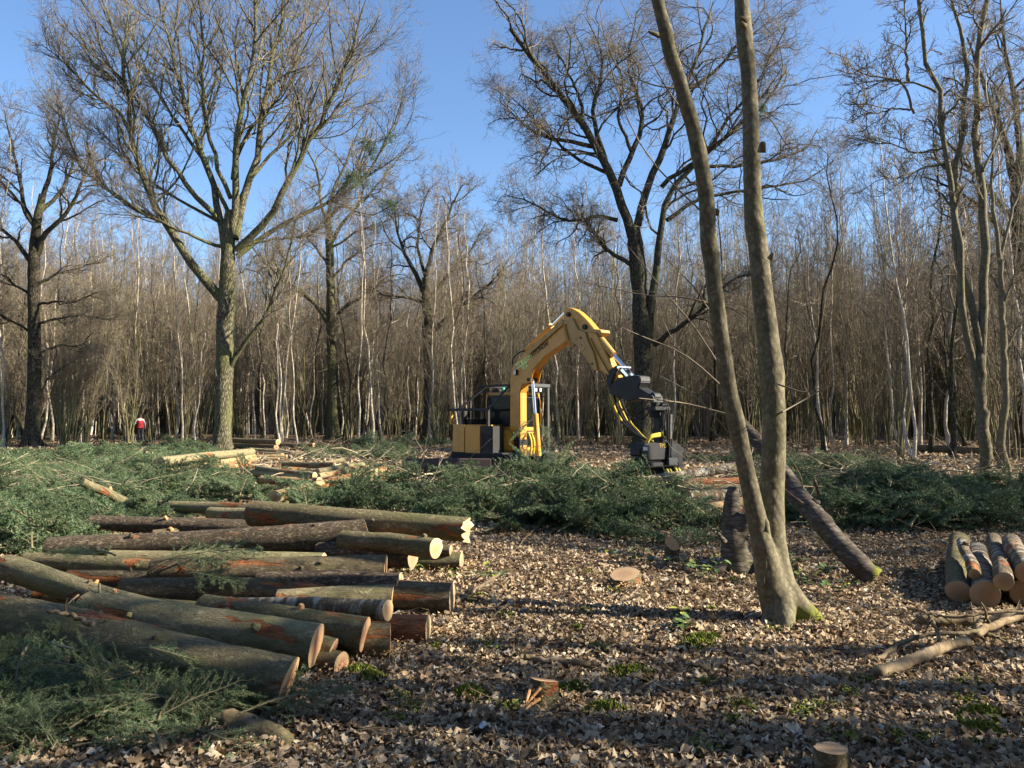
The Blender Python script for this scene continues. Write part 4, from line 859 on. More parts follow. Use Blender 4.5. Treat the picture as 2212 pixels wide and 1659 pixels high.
# slewing house: counterweight, engine hood, side boxes
MB().prism([(-1.22, .42), (.95, .42), (.95, .56), (-1.22, .56)], -1.0, 1.0).build('deck', M_BLK, EX, .02)
cw = MB(); pts = [(-1.22, -.93), (-1.28, -.4), (-1.3, 0), (-1.28, .4), (-1.2, .8), (-.95, 1.0), (-.6, 1.0), (-.6, -1.0), (-1.15, -1.0)]
cw.add([(x, y, .48) for x, y in pts]+[(x*.985, y*.985, 1.36) for x, y in pts], [tuple(range(9))]+[tuple(range(17, 8, -1))]+[(i, (i+1) % 9, 9+(i+1) % 9, 9+i) for i in range(9)])
cw.build('counterweight', M_YEL, EX, .03)
MB().box(-.6, .10, -1.0, -.1, .48, 1.35).build('engine_cover', M_YEL, EX, .03)
MB().box(-1.24, .3, -.97, .96, .30, .48).build('lower_skirt', M_GRY, EX, .02)
sp = MB(); sp.box(.11, .64, -1.02, -.58, .42, 1.32); sp.box(.15, .58, -1.035, -1.02, .6, 1.2)
sp.build('side_box', M_BLK, EX, .02)
MB().prism([(.57, .58), (.86, .58), (.90, .8), (.84, 1.05), (.70, 1.18), (.57, 1.2)], -.575, -.36).build('fuel_tank_cover', M_YEL, EX, .04)
for k in range(7): MB().box(.17+.055*k, .195+.055*k, -1.042, -1.03, .64, 1.1).build('vent_slat', M_BLK, EX)
# rail and guard over the engine bay, tubes up to the cab roof
gd = MB(); zt = 1.80
gd.box(-1.25, .45, -1.03, -.95, zt-.04, zt+.04); gd.box(-1.25, -1.17, -1.03, .6, zt-.04, zt+.04)
gd.build('rear_guard_rail', M_BLK, EX, .008)
for (x, y) in ((-1.21, -.99), (.41, -.99)): MB().box(x-.04, x+.04, y-.04, y+.04, .5 if x > 0 else 1.36, zt-.045).build('guard_post', M_BLK if x > 0 else M_YEL, EX, .006)
MB().box(-1.0, -.85, -.8, -.65, 1.362, 1.76).box(-.95, -.6, -.7, .5, 1.362, 1.52).build('cooler_block', M_BLK, EX, .02)
RT = 2.52
for a, b in (((-1.15, -.75, zt), (-.72, -.02, RT)), ((.41, -.99, zt), (.38, -.12, RT-.02)), ((.41, -.99, 1.0), (.41, -.99, zt+.05))):
    MB().cyl(a, b, .038, 8).build('guard_brace', M_BLK if a[0] < 0 or a[2] < 1.2 else M_GRY, EX)
# cab
CAB = empty('cab', (0, 0, 0)); CAB.parent = EX
cx0, cx1, cy0, cy1, cz0, cz1 = -.72, .66, -.02, .98, .56, 2.32
low = MB(); low.box(cx0, cx1, cy0, cy1, cz0, 1.32); low.build('cab_base', M_YEL, CAB, .04)
roof = MB(); roof.box(cx0, cx1-.05, cy0, cy1, cz1-.08, cz1); roof.build('roof', M_YEL, CAB, .035)
roofp = MB(); roofp.box(cx0+.2, cx1-.1, cy0+.12, cy1-.12, cz1, cz1+.03); roofp.build('roof_hatch', M_GRY, CAB, .01)
pil = [(cx0+.04, cy0+.03), (cx1-.05, cy0+.03), (cx0+.04, cy1-.03), (cx1-.05, cy1-.03)]
for x, y in pil:
    p = MB(); sl = .03 if x > 0 else 0
    p.tube([(x, y, 1.3), (x+sl*.5, y, 1.7), (x+sl*.2, y, 2.0), (x-.06*(1 if x > 0 else 0), y, cz1-.05)], .045, 8); p.build('pillar', M_YEL, CAB, smooth=True)
# window frames with rounded corners, then panes
def rr_poly(a0, a1, b0, b1, r, n=4):
    out = []
    for (ca, cb, t0) in ((a1-r, b1-r, 0), (a0+r, b1-r, 90), (a0+r, b0+r, 180), (a1-r, b0+r, 270)):
        for k in range(n+1): t = R_(t0+90*k/n); out.append((ca+r*math.cos(t), cb+r*math.sin(t)))
    return out
def window(name, plane, c, a0, a1, b0, b1, r, wd, out):
    o1 = rr_poly(a0, a1, b0, b1, r); o2 = rr_poly(a0+wd, a1-wd, b0+wd, b1-wd, max(.02, r-wd)); n = len(o1)
    m = (lambda a, b, d: (a, c+d, b)) if plane == 'y' else (lambda a, b, d: (c+d, a, b))
    V = [m(a, b, out) for a, b in o1]+[m(a, b, out) for a, b in o2]+[m(a, b, -out) for a, b in o1]+[m(a, b, -out) for a, b in o2]
    fs = []
    for i in range(n):
        j = (i+1) % n; fs += [(i, j, n+j, n+i), (2*n+i, 3*n+i, 3*n+j, 2*n+j), (i, 2*n+i, 2*n+j, j), (n+i, n+j, 3*n+j, 3*n+i)]
    fr = MB().add(V, fs).build(name, M_BLK, CAB)
    MB().add([m(a, b, .002) for a, b in o2]+[m(a, b, -.002) for a, b in o2], [tuple(range(n)), tuple(range(2*n-1, n-1, -1))]+[(i, (i+1) % n, n+(i+1) % n, n+i) for i in range(n)]).build('pane', M_GLASS, fr)
    return fr
window('side_window', 'y', cy0-.005, cx0+.07, cx1-.10, 1.30, 2.22, .11, .028, .02)
window('windscreen', 'x', cx1-.005, cy0+.07, cy1-.07, 1.15, 2.18, .10, .03, .02)
window('lower_windscreen', 'x', cx1+.012, cy0+.12, cy1-.12, .70, 1.10, .06, .03, .015)
window('door_window', 'y', cy1+.005, cx0+.07, cx1-.10, 1.30, 2.22, .11, .028, .02)
window('rear_window', 'x', cx0+.005, cy0+.1, cy1-.1, 1.4, 2.1, .09, .03, .02)
st = MB(); st.box(-.35, .15, .28, .72, 1.30, 1.40); st.build('seat', M_SEAT, CAB, .05)
st2 = MB(); st2.box(-.42, -.28, .27, .73, 1.38, 1.90); st2.build('seat_back', M_SEAT, CAB, .05)
MB().box(-.43, -.31, .36, .64, 1.93, 2.12).build('headrest', M_RUB, CAB, .05)
for y in (.2, .8): MB().cyl((.2, y, 1.3), (.26, y, 1.56), .02, 8).build('joystick', M_RUB, CAB)
# cab guard: roof guard, front posts, lamps, step
rg = MB(); rg.box(cx0-.05, cx1+.20, cy1+.0, cy1+.10, RT-.03, RT+.03); rg.box(cx0-.05, cx1+.20, cy0-.12, cy0-.04, RT-.03, RT+.03); rg.box(cx1+.12, cx1+.20, cy0-.04, cy1+.0, RT-.03, RT+.03); rg.box(cx0-.05, cx0+.03, cy0-.04, cy1, RT-.03, RT+.03)
rg.build('roof_guard', M_BLK, EX, .008)
MB().box(cx1+.08, cx1+.26, .42, cy1+.14, RT-.05, RT+.055).build('lamp_shelf', M_GRY, EX, .012)
MB().box(cx1+.16, cx1+.24, cy1+.04, cy1+.13, .52, RT-.05).build('guard_post', M_GRY, EX, .01)
MB().box(cx1+.10, cx1+.2, cy1-.06, cy1+.1, .45, .60).box(.45, cx1+.35, .55, cy1+.14, .36, .56).build('step', M_GRY, EX, .015)
for k in range(2):
    MB().box(cx1+.15, cx1+.21, .48+.2*k, .60+.2*k, RT-.19, RT-.06).build('work_lamp', M_BLK, EX, .015)
    MB().box(cx1+.21, cx1+.215, .495+.2*k, .585+.2*k, RT-.175, RT-.075).build('lamp_lens', M_LAMP, EX)
MB().cyl((-.1, .12, 2.35), (-.1, .12, 2.47), .06, 12, .05).build('beacon', M_BEACON, EX, smooth=True)
MB().box(-.55, -.25, .1, .3, 2.35, 2.40).box(-.5, -.3, .12, .28, 2.40, 2.44).build('radio_box', M_BLK, EX, .01)
# ---- boom (side outlines surveyed in its own plane)
hw = .125
swing = MB(); swing.prism([(-.32, .45), (.12, .45), (.16, .95), (-.05, 1.05), (-.32, .8)], -.16, .16); swing.build('swing_post', M_BLK, BOOM, .02)
foot = [BP(1108, 985), BP(1108, 905)]
main = K2([(165, 1240), (200, 1055), (300, 915), (440, 800), (1010, 345), (1085, 440), (1080, 560), (1060, 640), (700, 895), (560, 1060), (455, 1150), (365, 1290), (320, 1450)])
poly = [BP(1106, 985), BP(1109, 900)]+main+[BP(1131, 905), BP(1131, 985)]
MB().prism(poly, -hw, hw).build('boom_body', M_YEL, BOOM, .02)
gus = K2([(560, 1080), (530, 1150), (500, 1290), (440, 1300), (350, 1310), (380, 1220), (440, 1140)])
for s in (-1, 1): MB().prism(gus, s*(hw+.012)-.012, s*(hw+.012)+.012).build('cylinder_lug', M_YEL, BOOM, .004)
plate = K2([(440, 790), (1000, 310), (1010, 400), (910, 480), (490, 850)])
MB().prism(plate, -hw-.05, -hw-.002).build('hose_guard_plate', M_OCH, BOOM, .008)
for t in range(3):
    for k in range(2):
        c = K2([(535+100*t*1.9+8*k, 705-82*t*1.9+35*k)])[0]; MB().cyl(X2(c, -hw-.065), X2(c, -hw-.05), .022, 8).build('bolt', M_OCH, BOOM)
# arm cylinder along the top of the boom
a, b_, c_ = K2([(380, 780), (770, 410), (1000, 180)]); y0 = -.02
MB().cyl(X2(a, y0), X2(b_, y0), .075, 14).build('arm_cylinder', M_YEL, BOOM, smooth=False); MB().cyl(X2(b_, y0), X2(c_, y0), .04, 12).build('arm_cylinder_rod', M_CHROME, BOOM)
MB().cyl(X2(b_, y0), X2(K2([(755, 425)])[0], y0), .095, 14).build('cylinder_gland', M_YEL, BOOM)
# lift cylinder under the boom
a, b_ = K2([(465, 1245)])[0], BP(1163, 985); mid = (a[0]+(b_[0]-a[0])*.45, a[1]+(b_[1]-a[1])*.45)
MB().cyl(X2(a, 0), X2(mid, 0), .045, 12).build('lift_cylinder_rod', M_CHROME, BOOM); MB().cyl(X2(mid, 0), X2(b_, 0), .085, 14).build('lift_cylinder', M_YEL, BOOM)
MB().cyl(X2(a, -hw-.05), X2(a, hw+.05), .055, 14).build('pin', M_BLK, BOOM)
# stick
arm = K2([(985, 165), (1050, 128), (1130, 145), (1230, 205), (1340, 310), (1450, 440), (1500, 520), (1750, 1050), (1870, 1290), (1790, 1350), (1690, 1180), (1540, 1085), (1490, 1110), (1450, 1060), (1215, 705), (1120, 640), (1060, 520), (1010, 380)])
MB().prism(arm, -hw+.02, hw-.02).build('stick', M_YEL, BOOM, .018)
side = K2([(1010, 360), (1150, 290), (1240, 470), (1350, 510), (1390, 640), (1480, 830), (1540, 1085), (1490, 1110), (1210, 700), (1090, 610), (1040, 460)])
MB().prism(side, -hw-.035, -hw+.018).build('stick_guard_plate', M_OCH, BOOM, .006)
bx = K2([(1400, 450), (1580, 475), (1600, 515), (1560, 570), (1540, 520), (1360, 510)])
MB().prism(bx, -hw-.02, hw+.04).build('stick_bracket', M_OCH, BOOM, .008)
for (x, y, r) in ((1080, 235, .06), (1285, 600, .035), (1300, 712, .02), (1465, 1000, .03), (1335, 430, .07)):
    c = K2([(x, y)])[0]; MB().cyl(X2(c, -hw-.043), X2(c, -hw+.03), r, 14).build('pin', M_BLK, BOOM)
for (x, y) in ((1240, 590), (1215, 625), (1340, 765), (1315, 800), (1430, 1005)):
    c = K2([(x, y)])[0]; MB().cyl(X2(c, -hw-.05), X2(c, -hw-.03), .02, 8).build('bolt', M_OCH, BOOM)
a, b_, c_ = K2([(1450, 520), (1720, 860), (1890, 1040)])
MB().cyl(X2(a, 0), X2(b_, 0), .09, 16).build('bucket_cylinder', M_OCH, BOOM); MB().cyl(X2(b_, 0), X2(c_, 0), .045, 12).build('bucket_cylinder_rod', M_CHROME, BOOM)
# hoses on the stick and the ribbed hose at the elbow
for k in range(3):
    MB().tube([X2(p, -hw-.01+.05*k) for p in K2([(1425+30*k, 600), (1500+25*k, 760), (1620+25*k, 980), (1720+20*k, 1150)])], .012, 6).build('hydraulic_hose', M_RUB, BOOM, smooth=True)
elb = K2([(1040, 390), (1055, 470), (1075, 560), (1100, 640), (1140, 700), (1200, 720)])
P = resample([X2(p, -hw-.06) for p in elb], 34); MB().tube(P, [.045 if k % 2 else .034 for k in range(34)], 10).build('ribbed_hose', M_OCH, BOOM)
MB().tube([X2(p, -hw+.0) for p in K2([(200, 1000), (215, 920), (270, 850), (350, 810), (400, 800)])], .02, 8).build('hydraulic_hose', M_RUB, BOOM, smooth=True)
c = K2([(272, 1135)])[0]
MB().box(c[0]-.06, c[0]+.06, -hw-.07, -hw-.003, c[1]-.08, c[1]+.08).build('work_lamp', M_BLK, BOOM, .015)
MB().box(c[0]-.045, c[0]+.045, -hw-.076, -hw-.0705, c[1]-.06, c[1]+.06).build('lamp_lens', M_LAMP, BOOM)
# lettering on the boom side
def words(txt, p, q, h, y, mat, parent, name='lettering', bold=0.0):
    cu = bpy.data.curves.new(name, 'FONT'); cu.body = txt; cu.size = 1.0; cu.extrude = .0; cu.offset = bold; cu.resolution_u = 2
    t = bpy.data.objects.new(name, cu); COL.objects.link(t); bpy.context.view_layer.update()
    me = bpy.data.meshes.new_from_object(t.evaluated_get(bpy.context.evaluated_depsgraph_get())); bpy.data.objects.remove(t)
    me.name = name; me.materials.clear(); co = np.empty(len(me.vertices)*3, np.float32); me.vertices.foreach_get('co', co); co = co.reshape(-1, 3)
    x0, x1, b0, b1 = co[:, 0].min(), co[:, 0].max(), co[:, 1].min(), co[:, 1].max()
    p = np.array(p); q = np.array(q); L = np.linalg.norm(q-p); ux = (q-p)/L; uz = np.array((-ux[1], ux[0]))
    A = (co[:, :1]-x0)/(x1-x0)*L*ux+(co[:, 1:2]-b0)/(b1-b0)*h*uz+p
    V = np.stack([A[:, 0], np.full(len(A), y), A[:, 1]], -1); me.vertices.foreach_set('co', V.ravel().astype(np.float32)); me.update()
    return link(name, me, mat, parent)
yl = -hw-.004
p, q = K2([(520, 905), (770, 700)]); words('HYUNDAI', p, q, .15, yl-.001, M_INK, BOOM, bold=.035)
s1 = K2([(245, 1010), (490, 855), (505, 905), (430, 965), (450, 1030), (365, 1090), (345, 1040), (260, 1085)])
MB().prism(s1, yl, yl+.003).build('sticker', M_STICK, BOOM)
p, q = K2([(262, 1078), (508, 900)]); words('RISK ZONE', p, q, .10, yl-.002, M_INK, BOOM, bold=.01)
p, q = K2([(362, 1086), (450, 1025)]); words('70M', p, q, .10, yl-.002, M_INK, BOOM)
# ---- linkage and harvester head
lk = K3([(1380, 690), (1405, 600), (1455, 565), (1475, 585), (1440, 640), (1420, 700), (1400, 760)])
for s in (-1, 1): MB().prism(lk, s*.15-.02, s*.15+.02).build('link_plate', M_BLK, BOOM, .008)
tg = K3([(1455, 585), (1480, 575), (1535, 640), (1525, 655)])
for s in (-1, 1): MB().prism(tg, s*.10-.012, s*.10+.012).build('tipping_link', M_CHROME, BOOM, .004)
c = K3([(1478, 580)])[0]; MB().cyl(X2(c, -.2), X2(c, .2), .035, 12).build('pin', M_CHROME, BOOM)
blk = K3([(1395, 730), (1470, 660), (1590, 640), (1640, 650), (1645, 690), (1625, 735), (1690, 775), (1735, 795), (1745, 850), (1690, 830), (1610, 822), (1540, 845), (1480, 800), (1400, 782)])
MB().prism(blk, -.17, .17).build('hitch_bracket', M_BLK, BOOM, .02)
c0, c1, c2, c3 = K3([(1718, 805), (1718, 880), (1722, 965), (1735, 1000)])
MB().cyl(X2(c0, -.1), X2(c0, .1), .10, 16).build('pin', M_BLK, BOOM)
MB().cyl(X2(c1, 0), X2(c2, 0), .15, 18).cyl((c1[0], 0, (c1[1]+c2[1])/2-.04), (c1[0], 0, (c1[1]+c2[1])/2+.04), .18, 18).cyl((c1[0], 0, c0[1]-.02), X2(c1, 0), .11, 14).build('rotator', M_BLK, BOOM, .008)
HEAD = empty('harvester_head', (0, 0, 0)); HEAD.parent = BOOM
hc = K3([(1740, 1200)])[0]; HEAD.location = (hc[0], 0, 0)
# local x of the head runs along the gripped log
hA = np.array(on(1345, 1046, .11)); hB = np.array(on(1600, 1007, .40)); dv = hB-hA; ang = math.atan2(dv[1], dv[0])
HEAD.rotation_euler = (0, 0, ang+THB); HEAD.scale = (.74, .9, 1)
def hz(py): return CAMH+ray(1430, py)[2]/ray(1430, py)[1]*18.6
zb0, zt0, zp0 = hz(1035), hz(962), hz(885)
hs = MB(); hs.prism([(-.06, zt0-.15), (.10, zt0-.15), (.08, zp0+.08), (-.06, zp0+.08)], -.13, .13); hs.build('hanger_arm', M_BLK, HEAD, .015)
hs = MB(); hs.box(-.30, .32, -.20, .20, zp0-.02, zp0+.07); hs.box(.06, .34, -.12, .12, zp0+.07, zp0+.14); hs.build('hanger_cross', M_BLK, HEAD, .015)
body = [(-.92, zt0-.25), (-.92, zt0-.06), (-.72, zt0+.06), (-.35, zt0+.075), (.05, zt0+.05), (.45, zt0+.10), (.78, zt0-.02), (.80, zt0-.52), (.62, zt0-.66), (.50, zt0-.36), (-.80, zt0-.36)]
MB().prism(body, -.24, .24).build('head_body', M_BLK, HEAD, .05)
MB().prism([(-.98, zt0-.48), (-.80, zt0-.38), (.50, zt0-.38), (.5, zt0-.5)], -.27, .27).build('delimbing_beam', M_BLK, HEAD, .01)
MB().box(.06, .44, -.36, -.26, zt0-.46, zt0-.28).build('valve_box', M_GRY, HEAD, .015)
MB().prism([(-.62, zt0-.84), (-.1, zt0-.84), (.42, zt0-.84), (.38, zt0-.5), (-.4, zt0-.5)], -.10, .10).build('feed_housing', M_BLK, HEAD, .03)
MB().prism([(-1.42, zt0-.78), (-1.32, zt0-.45), (-1.08, zt0-.36), (-.62, zt0-.62), (-.70, zt0-.70), (-1.05, zt0-.64), (-1.15, zt0-.9)], -.28, -.20).build('front_knife', M_GREEN, HEAD, .01)
MB().prism([(-1.42, zt0-.78), (-1.32, zt0-.45), (-1.12, zt0-.40), (-1.1, zt0-.9)], -.2, .25).build('knife_shroud', M_BLK, HEAD, .02)
def claw(x, wdt, flip=1, mat=M_HEADY):
    pts = resample([(x, flip*.20, zt0-.52), (x+.01, flip*.33, zt0-.66), (x, flip*.33, zt0-.86), (x-.02, flip*.22, zt0-1.02), (x-.03, flip*.04, zt0-1.06)], 12)
    m = MB(); V = []; 
    for i, p in enumerate(pts):
        t = i/11; w = wdt*(1-.4*t); d = .045*(1-.5*t)
        V += [(p[0]-w, p[1]-d*flip, p[2]), (p[0]+w, p[1]-d*flip, p[2]), (p[0]+w, p[1]+d*flip, p[2]), (p[0]-w, p[1]+d*flip, p[2])]
    f = [(0, 1, 2, 3), (44, 47, 46, 45)]
    for i in range(11): f += [(4*i+a, 4*i+4+a, 4*i+4+(a+1) % 4, 4*i+(a+1) % 4) for a in range(4)]
    m.add(V, f).build('grab_arm', mat, HEAD, .008)
for x, w in ((-.74, .05), (-.60, .03), (.10, .035), (.22, .035), (.46, .035), (.58, .035)):
    claw(x, w, -1); claw(x+.03, w, 1)
for x in (.0, .07):
    MB().tube([(x+.18, -.15, zp0+.12), (x+.14, -.26, zp0-.15), (x+.10, -.28, zt0+.15), (x+.16, -.27, zt0-.15), (x+.14, -.30, zt0-.3)], .022, 8).build('hydraulic_hose', M_RUB, HEAD, smooth=True)
for x in (.03, .10):
    MB().cyl((x+.1, -.27, zt0-.3), (x+.16, -.27, zt0+.15), .04, 10).build('grab_cylinder', M_BLK, HEAD); MB().cyl((x+.16, -.27, zt0+.15), (x+.2, -.26, zp0-.1), .02, 8).build('grab_cylinder_rod', M_CHROME, HEAD)
for k in range(2):
    MB().tube(resample([(-.55, -.1+.05*k, zt0+.05), (-.45, -.15, zt0+.20+.03*k), (-.2, -.16, zt0+.22+.04*k), (.05, -.15, zt0+.24+.05*k)], 14), .035, 8).build('yellow_hose', M_HOSEY, HEAD, smooth=True)
words('FM5', (-.18, zt0-.05), (.08, zt0-.05), .11, -.252, M_GOLD, HEAD)
MB().box(-.83, -.66, -.246, -.242, zt0-.1, zt0-.02).build('sticker', M_LAMP, HEAD)
# hanging hose bundle from the stick to the head
for k, (m, r) in enumerate(((M_HOSEY, .026), (M_RUB, .024), (M_HOSEY, .022), (M_RUB, .02))):
    l = K3([(1405+10*k, 790), (1425+10*k, 870), (1450+12*k, 930), (1500+6*k, 1010), (1560+4*k, 1065), (1620, 1110+4*k), (1690, 1140+3*k)])
    n = 24; P = resample([X2(p, -.12+.06*k) for p in l], n)
    MB().tube(P[:11], r, 8).build('hydraulic_hose', m, BOOM, smooth=True); MB().tube(P[10:], r*.9, 8).build('hydraulic_hose', M_RUB if k < 3 else M_HOSEY, BOOM, smooth=True)
for k in range(2):
    MB().tube(resample([X2(p, -.12+.1*k) for p in K3([(1470, 880+20*k), (1520, 930+25*k), (1600, 950+40*k), (1660, 900+50*k), (1700, 870)])], 16), .014, 6).build('hydraulic_hose', M_RUB, BOOM, smooth=True)
for y in (.12, .22):
    MB().tube(resample([X2(p, -hw-y+.1) for p in K1([(1460, 900), (1500, 1000), (1500, 1130), (1480, 1230)])], 12), .03, 8).build('yellow_hose', M_HOSEY, BOOM, smooth=True)
# ---------------------------------------------------------------- fallen leaves
def leaf_mat():
    m, nt, b = newmat('dead_leaf', .7, .25)
    a = nt.nodes.new('ShaderNodeAttribute'); a.attribute_name = 'rnd'
    oi = nt.nodes.new('ShaderNodeObjectInfo'); tc = nt.nodes.new('ShaderNodeTexCoord')
    f = math_(nt, 'FRACT', math_(nt, 'ADD', a.outputs['Fac'], oi.outputs['Random']))
    n = noise_(nt, tc.outputs['Object'], 40.0, 4, .6)
    c = ramp(nt, [(0, (.09, .058, .033)), (.2, (.23, .158, .09)), (.5, (.38, .275, .165)), (.75, (.48, .37, .235)), (.94, (.56, .46, .32)), (1, (.66, .60, .47))], f)
    c = mix_(nt, math_(nt, 'MULTIPLY', n, .6), c, mix_(nt, .5, c, (.07, .04, .022)))
    nt.links.new(c, b.inputs['Base Color'])
    tr = nt.nodes.new('ShaderNodeBsdfTranslucent'); nt.links.new(c, tr.inputs[0]); mx = nt.nodes.new('ShaderNodeMixShader'); mx.inputs[0].default_value = .22
    nt.links.new(b.outputs[0], mx.inputs[1]); nt.links.new(tr.outputs[0], mx.inputs[2]); nt.links.new(mx.outputs[0], nt.nodes['Material Output'].inputs[0]); return m
M_LEAF = leaf_mat()
LOBES = [np.array([(0, -.5), (.25, -.40), (.46, -.26), (.36, -.03), (.46, .24), (.24, .28), (0, .52), (-.24, .28), (-.46, .24), (-.36, -.03), (-.46, -.26), (-.25, -.40)]),
         np.array([(0, -.5), (.18, -.30), (.30, -.02), (.24, .26), (0, .52), (-.24, .26), (-.30, -.02), (-.18, -.30)])]
def leaves_block(px, py, size, shape, g, lift=.02, tilt=.5):
    k = len(shape); n = len(px); cr = g.normal(0, .15, (n, k+1)); curl = g.uniform(-.3, .55, n)
    sh = np.concatenate([shape, [[0, 0]]]); pt = 1+.28*g.normal(size=(n, k+1)); X = sh[None, :, 0]*pt*g.uniform(.6, 1.15, (n, 1)); Y = sh[None, :, 1]*pt
    Z = cr+curl[:, None]*(np.abs(X)*.9+X**2*.8+Y**2*.5); yaw = g.random(n)*6.283
    X = X*np.cos(curl*.5)[:, None]
    ax = g.normal(0, tilt, n); ay = g.normal(0, tilt, n)
    Y, Z = Y*np.cos(ax)[:, None]-Z*np.sin(ax)[:, None], Y*np.sin(ax)[:, None]+Z*np.cos(ax)[:, None]
    X, Z = X*np.cos(ay)[:, None]+Z*np.sin(ay)[:, None], -X*np.sin(ay)[:, None]+Z*np.cos(ay)[:, None]
    X, Y = X*np.cos(yaw)[:, None]-Y*np.sin(yaw)[:, None], X*np.sin(yaw)[:, None]+Y*np.cos(yaw)[:, None]
    s = size[:, None]; z0 = gz(px, py)*np.clip(1.5-np.hypot(px, py)/80, 0, 1)+lift*g.random(n)+.012
    V = np.stack([X*s+px[:, None], Y*s+py[:, None], np.maximum(Z*s, -.012)+z0[:, None]], -1).reshape(-1, 3)
    b = (np.arange(n)*(k+1))[:, None, None]; i = np.arange(k)[None, :, None]
    T = np.concatenate([np.broadcast_to(b+k, (n, k, 1)), b+i, b+(i+1) % k], -1).reshape(-1, 3)
    return V, T, np.repeat(g.random(n), k+1)
def scatter(n, y0, y1, um, size, shape, g, lift, tilt, ypow=1.0):
    y = y0+(y1-y0)*g.random(n)**ypow; x = g.uniform(-1, 1, n)*(um*y+1.0); return leaves_block(x, y, size*(.6+.8*g.random(n)), shape, g, lift, tilt)
g5 = np.random.default_rng(99)
blk = [scatter(17000, 2.6, 6.2, .72, .047, LOBES[0], g5, .04, .42), scatter(32000, 2.6, 7.0, .72, .039, LOBES[1], g5, .04, .45),
       scatter(22000, 6.0, 11.5, .70, .053, LOBES[0], g5, .04, .40), scatter(34000, 6, 12, .70, .046, LOBES[1], g5, .04, .42),
       scatter(30000, 11, 24, .70, .095, LOBES[1], g5, .04, .55), scatter(40000, 22, 62, .72, .17, LOBES[1], g5, .05, .5)]
off = 0; Vs, Ts, As = [], [], []
for V, T, A in blk: Vs.append(V); Ts.append(T+off); As.append(A); off += len(V)
lit = link('leaf_litter', mesh_np('leaf_litter', np.concatenate(Vs), [np.concatenate(Ts)], smooth=False, attrs={'rnd': np.concatenate(As)}), M_LEAF)
tag(lit, 'carpet of crumpled tan dead leaves covering the forest floor', 'leaf litter', kind='stuff')
# the largest leaves near the viewer, one by one
LM = []
for q in range(8):
    V, T, A = leaves_block(np.zeros(1), np.zeros(1), np.ones(1), LOBES[q % 2], g5, 0, .25); V[:, 2] -= V[:, 2].min(); LM.append(mesh_np('leaf', V, [T], smooth=False, attrs={'rnd': A}))
for q in range(280):
    y = 3.3+3.2*g5.random()**1.4; x = g5.uniform(-.62, .66)*y
    if x < -.9 and y < 6: x = g5.uniform(-.8, 3.0)
    o = link('leaf', LM[q % 8], M_LEAF, GROUND, (x, y, float(gz(x, y))+.035), (g5.normal(0, .25), g5.normal(0, .25), g5.random()*6.28)); s = g5.uniform(.05, .08); o.scale = (s, s, s)
# twigs on the ground
def twig_stuff(name, n, regions, label, mt, g, l0=.25, l1=1.1, r0=.003, r1=.010, tilt=.12, zoff=.04):
    tm = TreeMesh()
    for (fx, w) in regions:
        k = int(n*w); S = np.array([fx(g) for _ in range(k)]); S[:, 2] += zoff; az = g.random(k)*6.283
        D = np.stack([np.cos(az), np.sin(az), g.normal(tilt*.4, tilt, k)], -1); L = l0+(l1-l0)*g.random(k)**2; R = r0+(r1-r0)*g.random(k)**2
        P, Rr = grow(S, D, L, R, 6, .13, -.01, g, .35); P[..., 2] = np.maximum(P[..., 2], .02); tm.add(P, Rr, 5)
        S2, D2, L2, R2 = spawn(P, Rr, 2, .3, .95, .6, .35, .6, g, .06); P2, R2_ = grow(S2, D2, L2, np.maximum(R2, .002), 3, .15, 0, g, .4); P2[..., 2] = np.maximum(P2[..., 2], .02); tm.add(P2, R2_, 4)
    o = link(name, tm.mesh(name), mt); return tag(o, label, 'twigs', kind='stuff')
M_DEAD = simple('dead_twig_bark', (.17, .125, .08), .45, 3, .85, .2)
def rnd_ground(y0, y1, u0, u1):
    def f(g):
        y = g.uniform(y0, y1); x = g.uniform(u0, u1)*y; return (x, y, float(gz(x, y)))
    return f
twig_stuff('ground_twigs', 420, [(rnd_ground(3.3, 7, -.5, .7), .4), (rnd_ground(6, 13, -.1, .7), .6)], 'thin dead twigs scattered over the dead leaves', M_DEAD, np.random.default_rng(5), .12, .8, .002, .007)
# moss cushions
M_MOSS = simple('bright_moss', (.15, .175, .035), .5, 60, .95, .1, .8)
def moss(px, py, rx, ry, seed, label):
    g = np.random.default_rng(seed); b = on(px, py, 0); n = 420; a = g.random(n)*6.283; q = np.sqrt(g.random(n))*(1+.25*np.sin(a*3+seed)); x = np.cos(a)*q*rx; y = np.sin(a)*q*ry
    z = .035*np.clip(1-q**2, 0, 1)+gz(b[0]+x, b[1]+y)-gz(b[0], b[1]); h = .018+.02*g.random(n); w = .006+.006*g.random(n); t = g.random(n)*3.14
    V = np.stack([np.stack([x-np.cos(t)*w, y-np.sin(t)*w, z], -1), np.stack([x+np.cos(t)*w, y+np.sin(t)*w, z], -1), np.stack([x+g.normal(0, .01, n), y+g.normal(0, .01, n), z+h], -1)], 1).reshape(-1, 3)
    k = 24; th = np.arange(k)*6.283/k; pr = (1+.25*np.sin(th*3+seed)); D0 = np.concatenate([np.stack([np.cos(th)*rx*pr, np.sin(th)*ry*pr, np.full(k, -.01)], -1), np.stack([np.cos(th)*rx*.5*pr, np.sin(th)*ry*.5*pr, np.full(k, .028)], -1), [[0, 0, .04]]])
    j = np.arange(k); Q = np.stack([j, (j+1) % k, k+(j+1) % k, k+j], -1); T2 = np.stack([k+j, k+(j+1) % k, np.full(k, 2*k)], -1)
    o = link('moss_cushion', mesh_np('moss_cushion', np.concatenate([D0, V]), [Q, T2, np.arange(3*n).reshape(-1, 3)+2*k+1]), M_MOSS, None, (b[0], b[1], gz(b[0], b[1])+.02))
    return tag(o, label, 'moss')
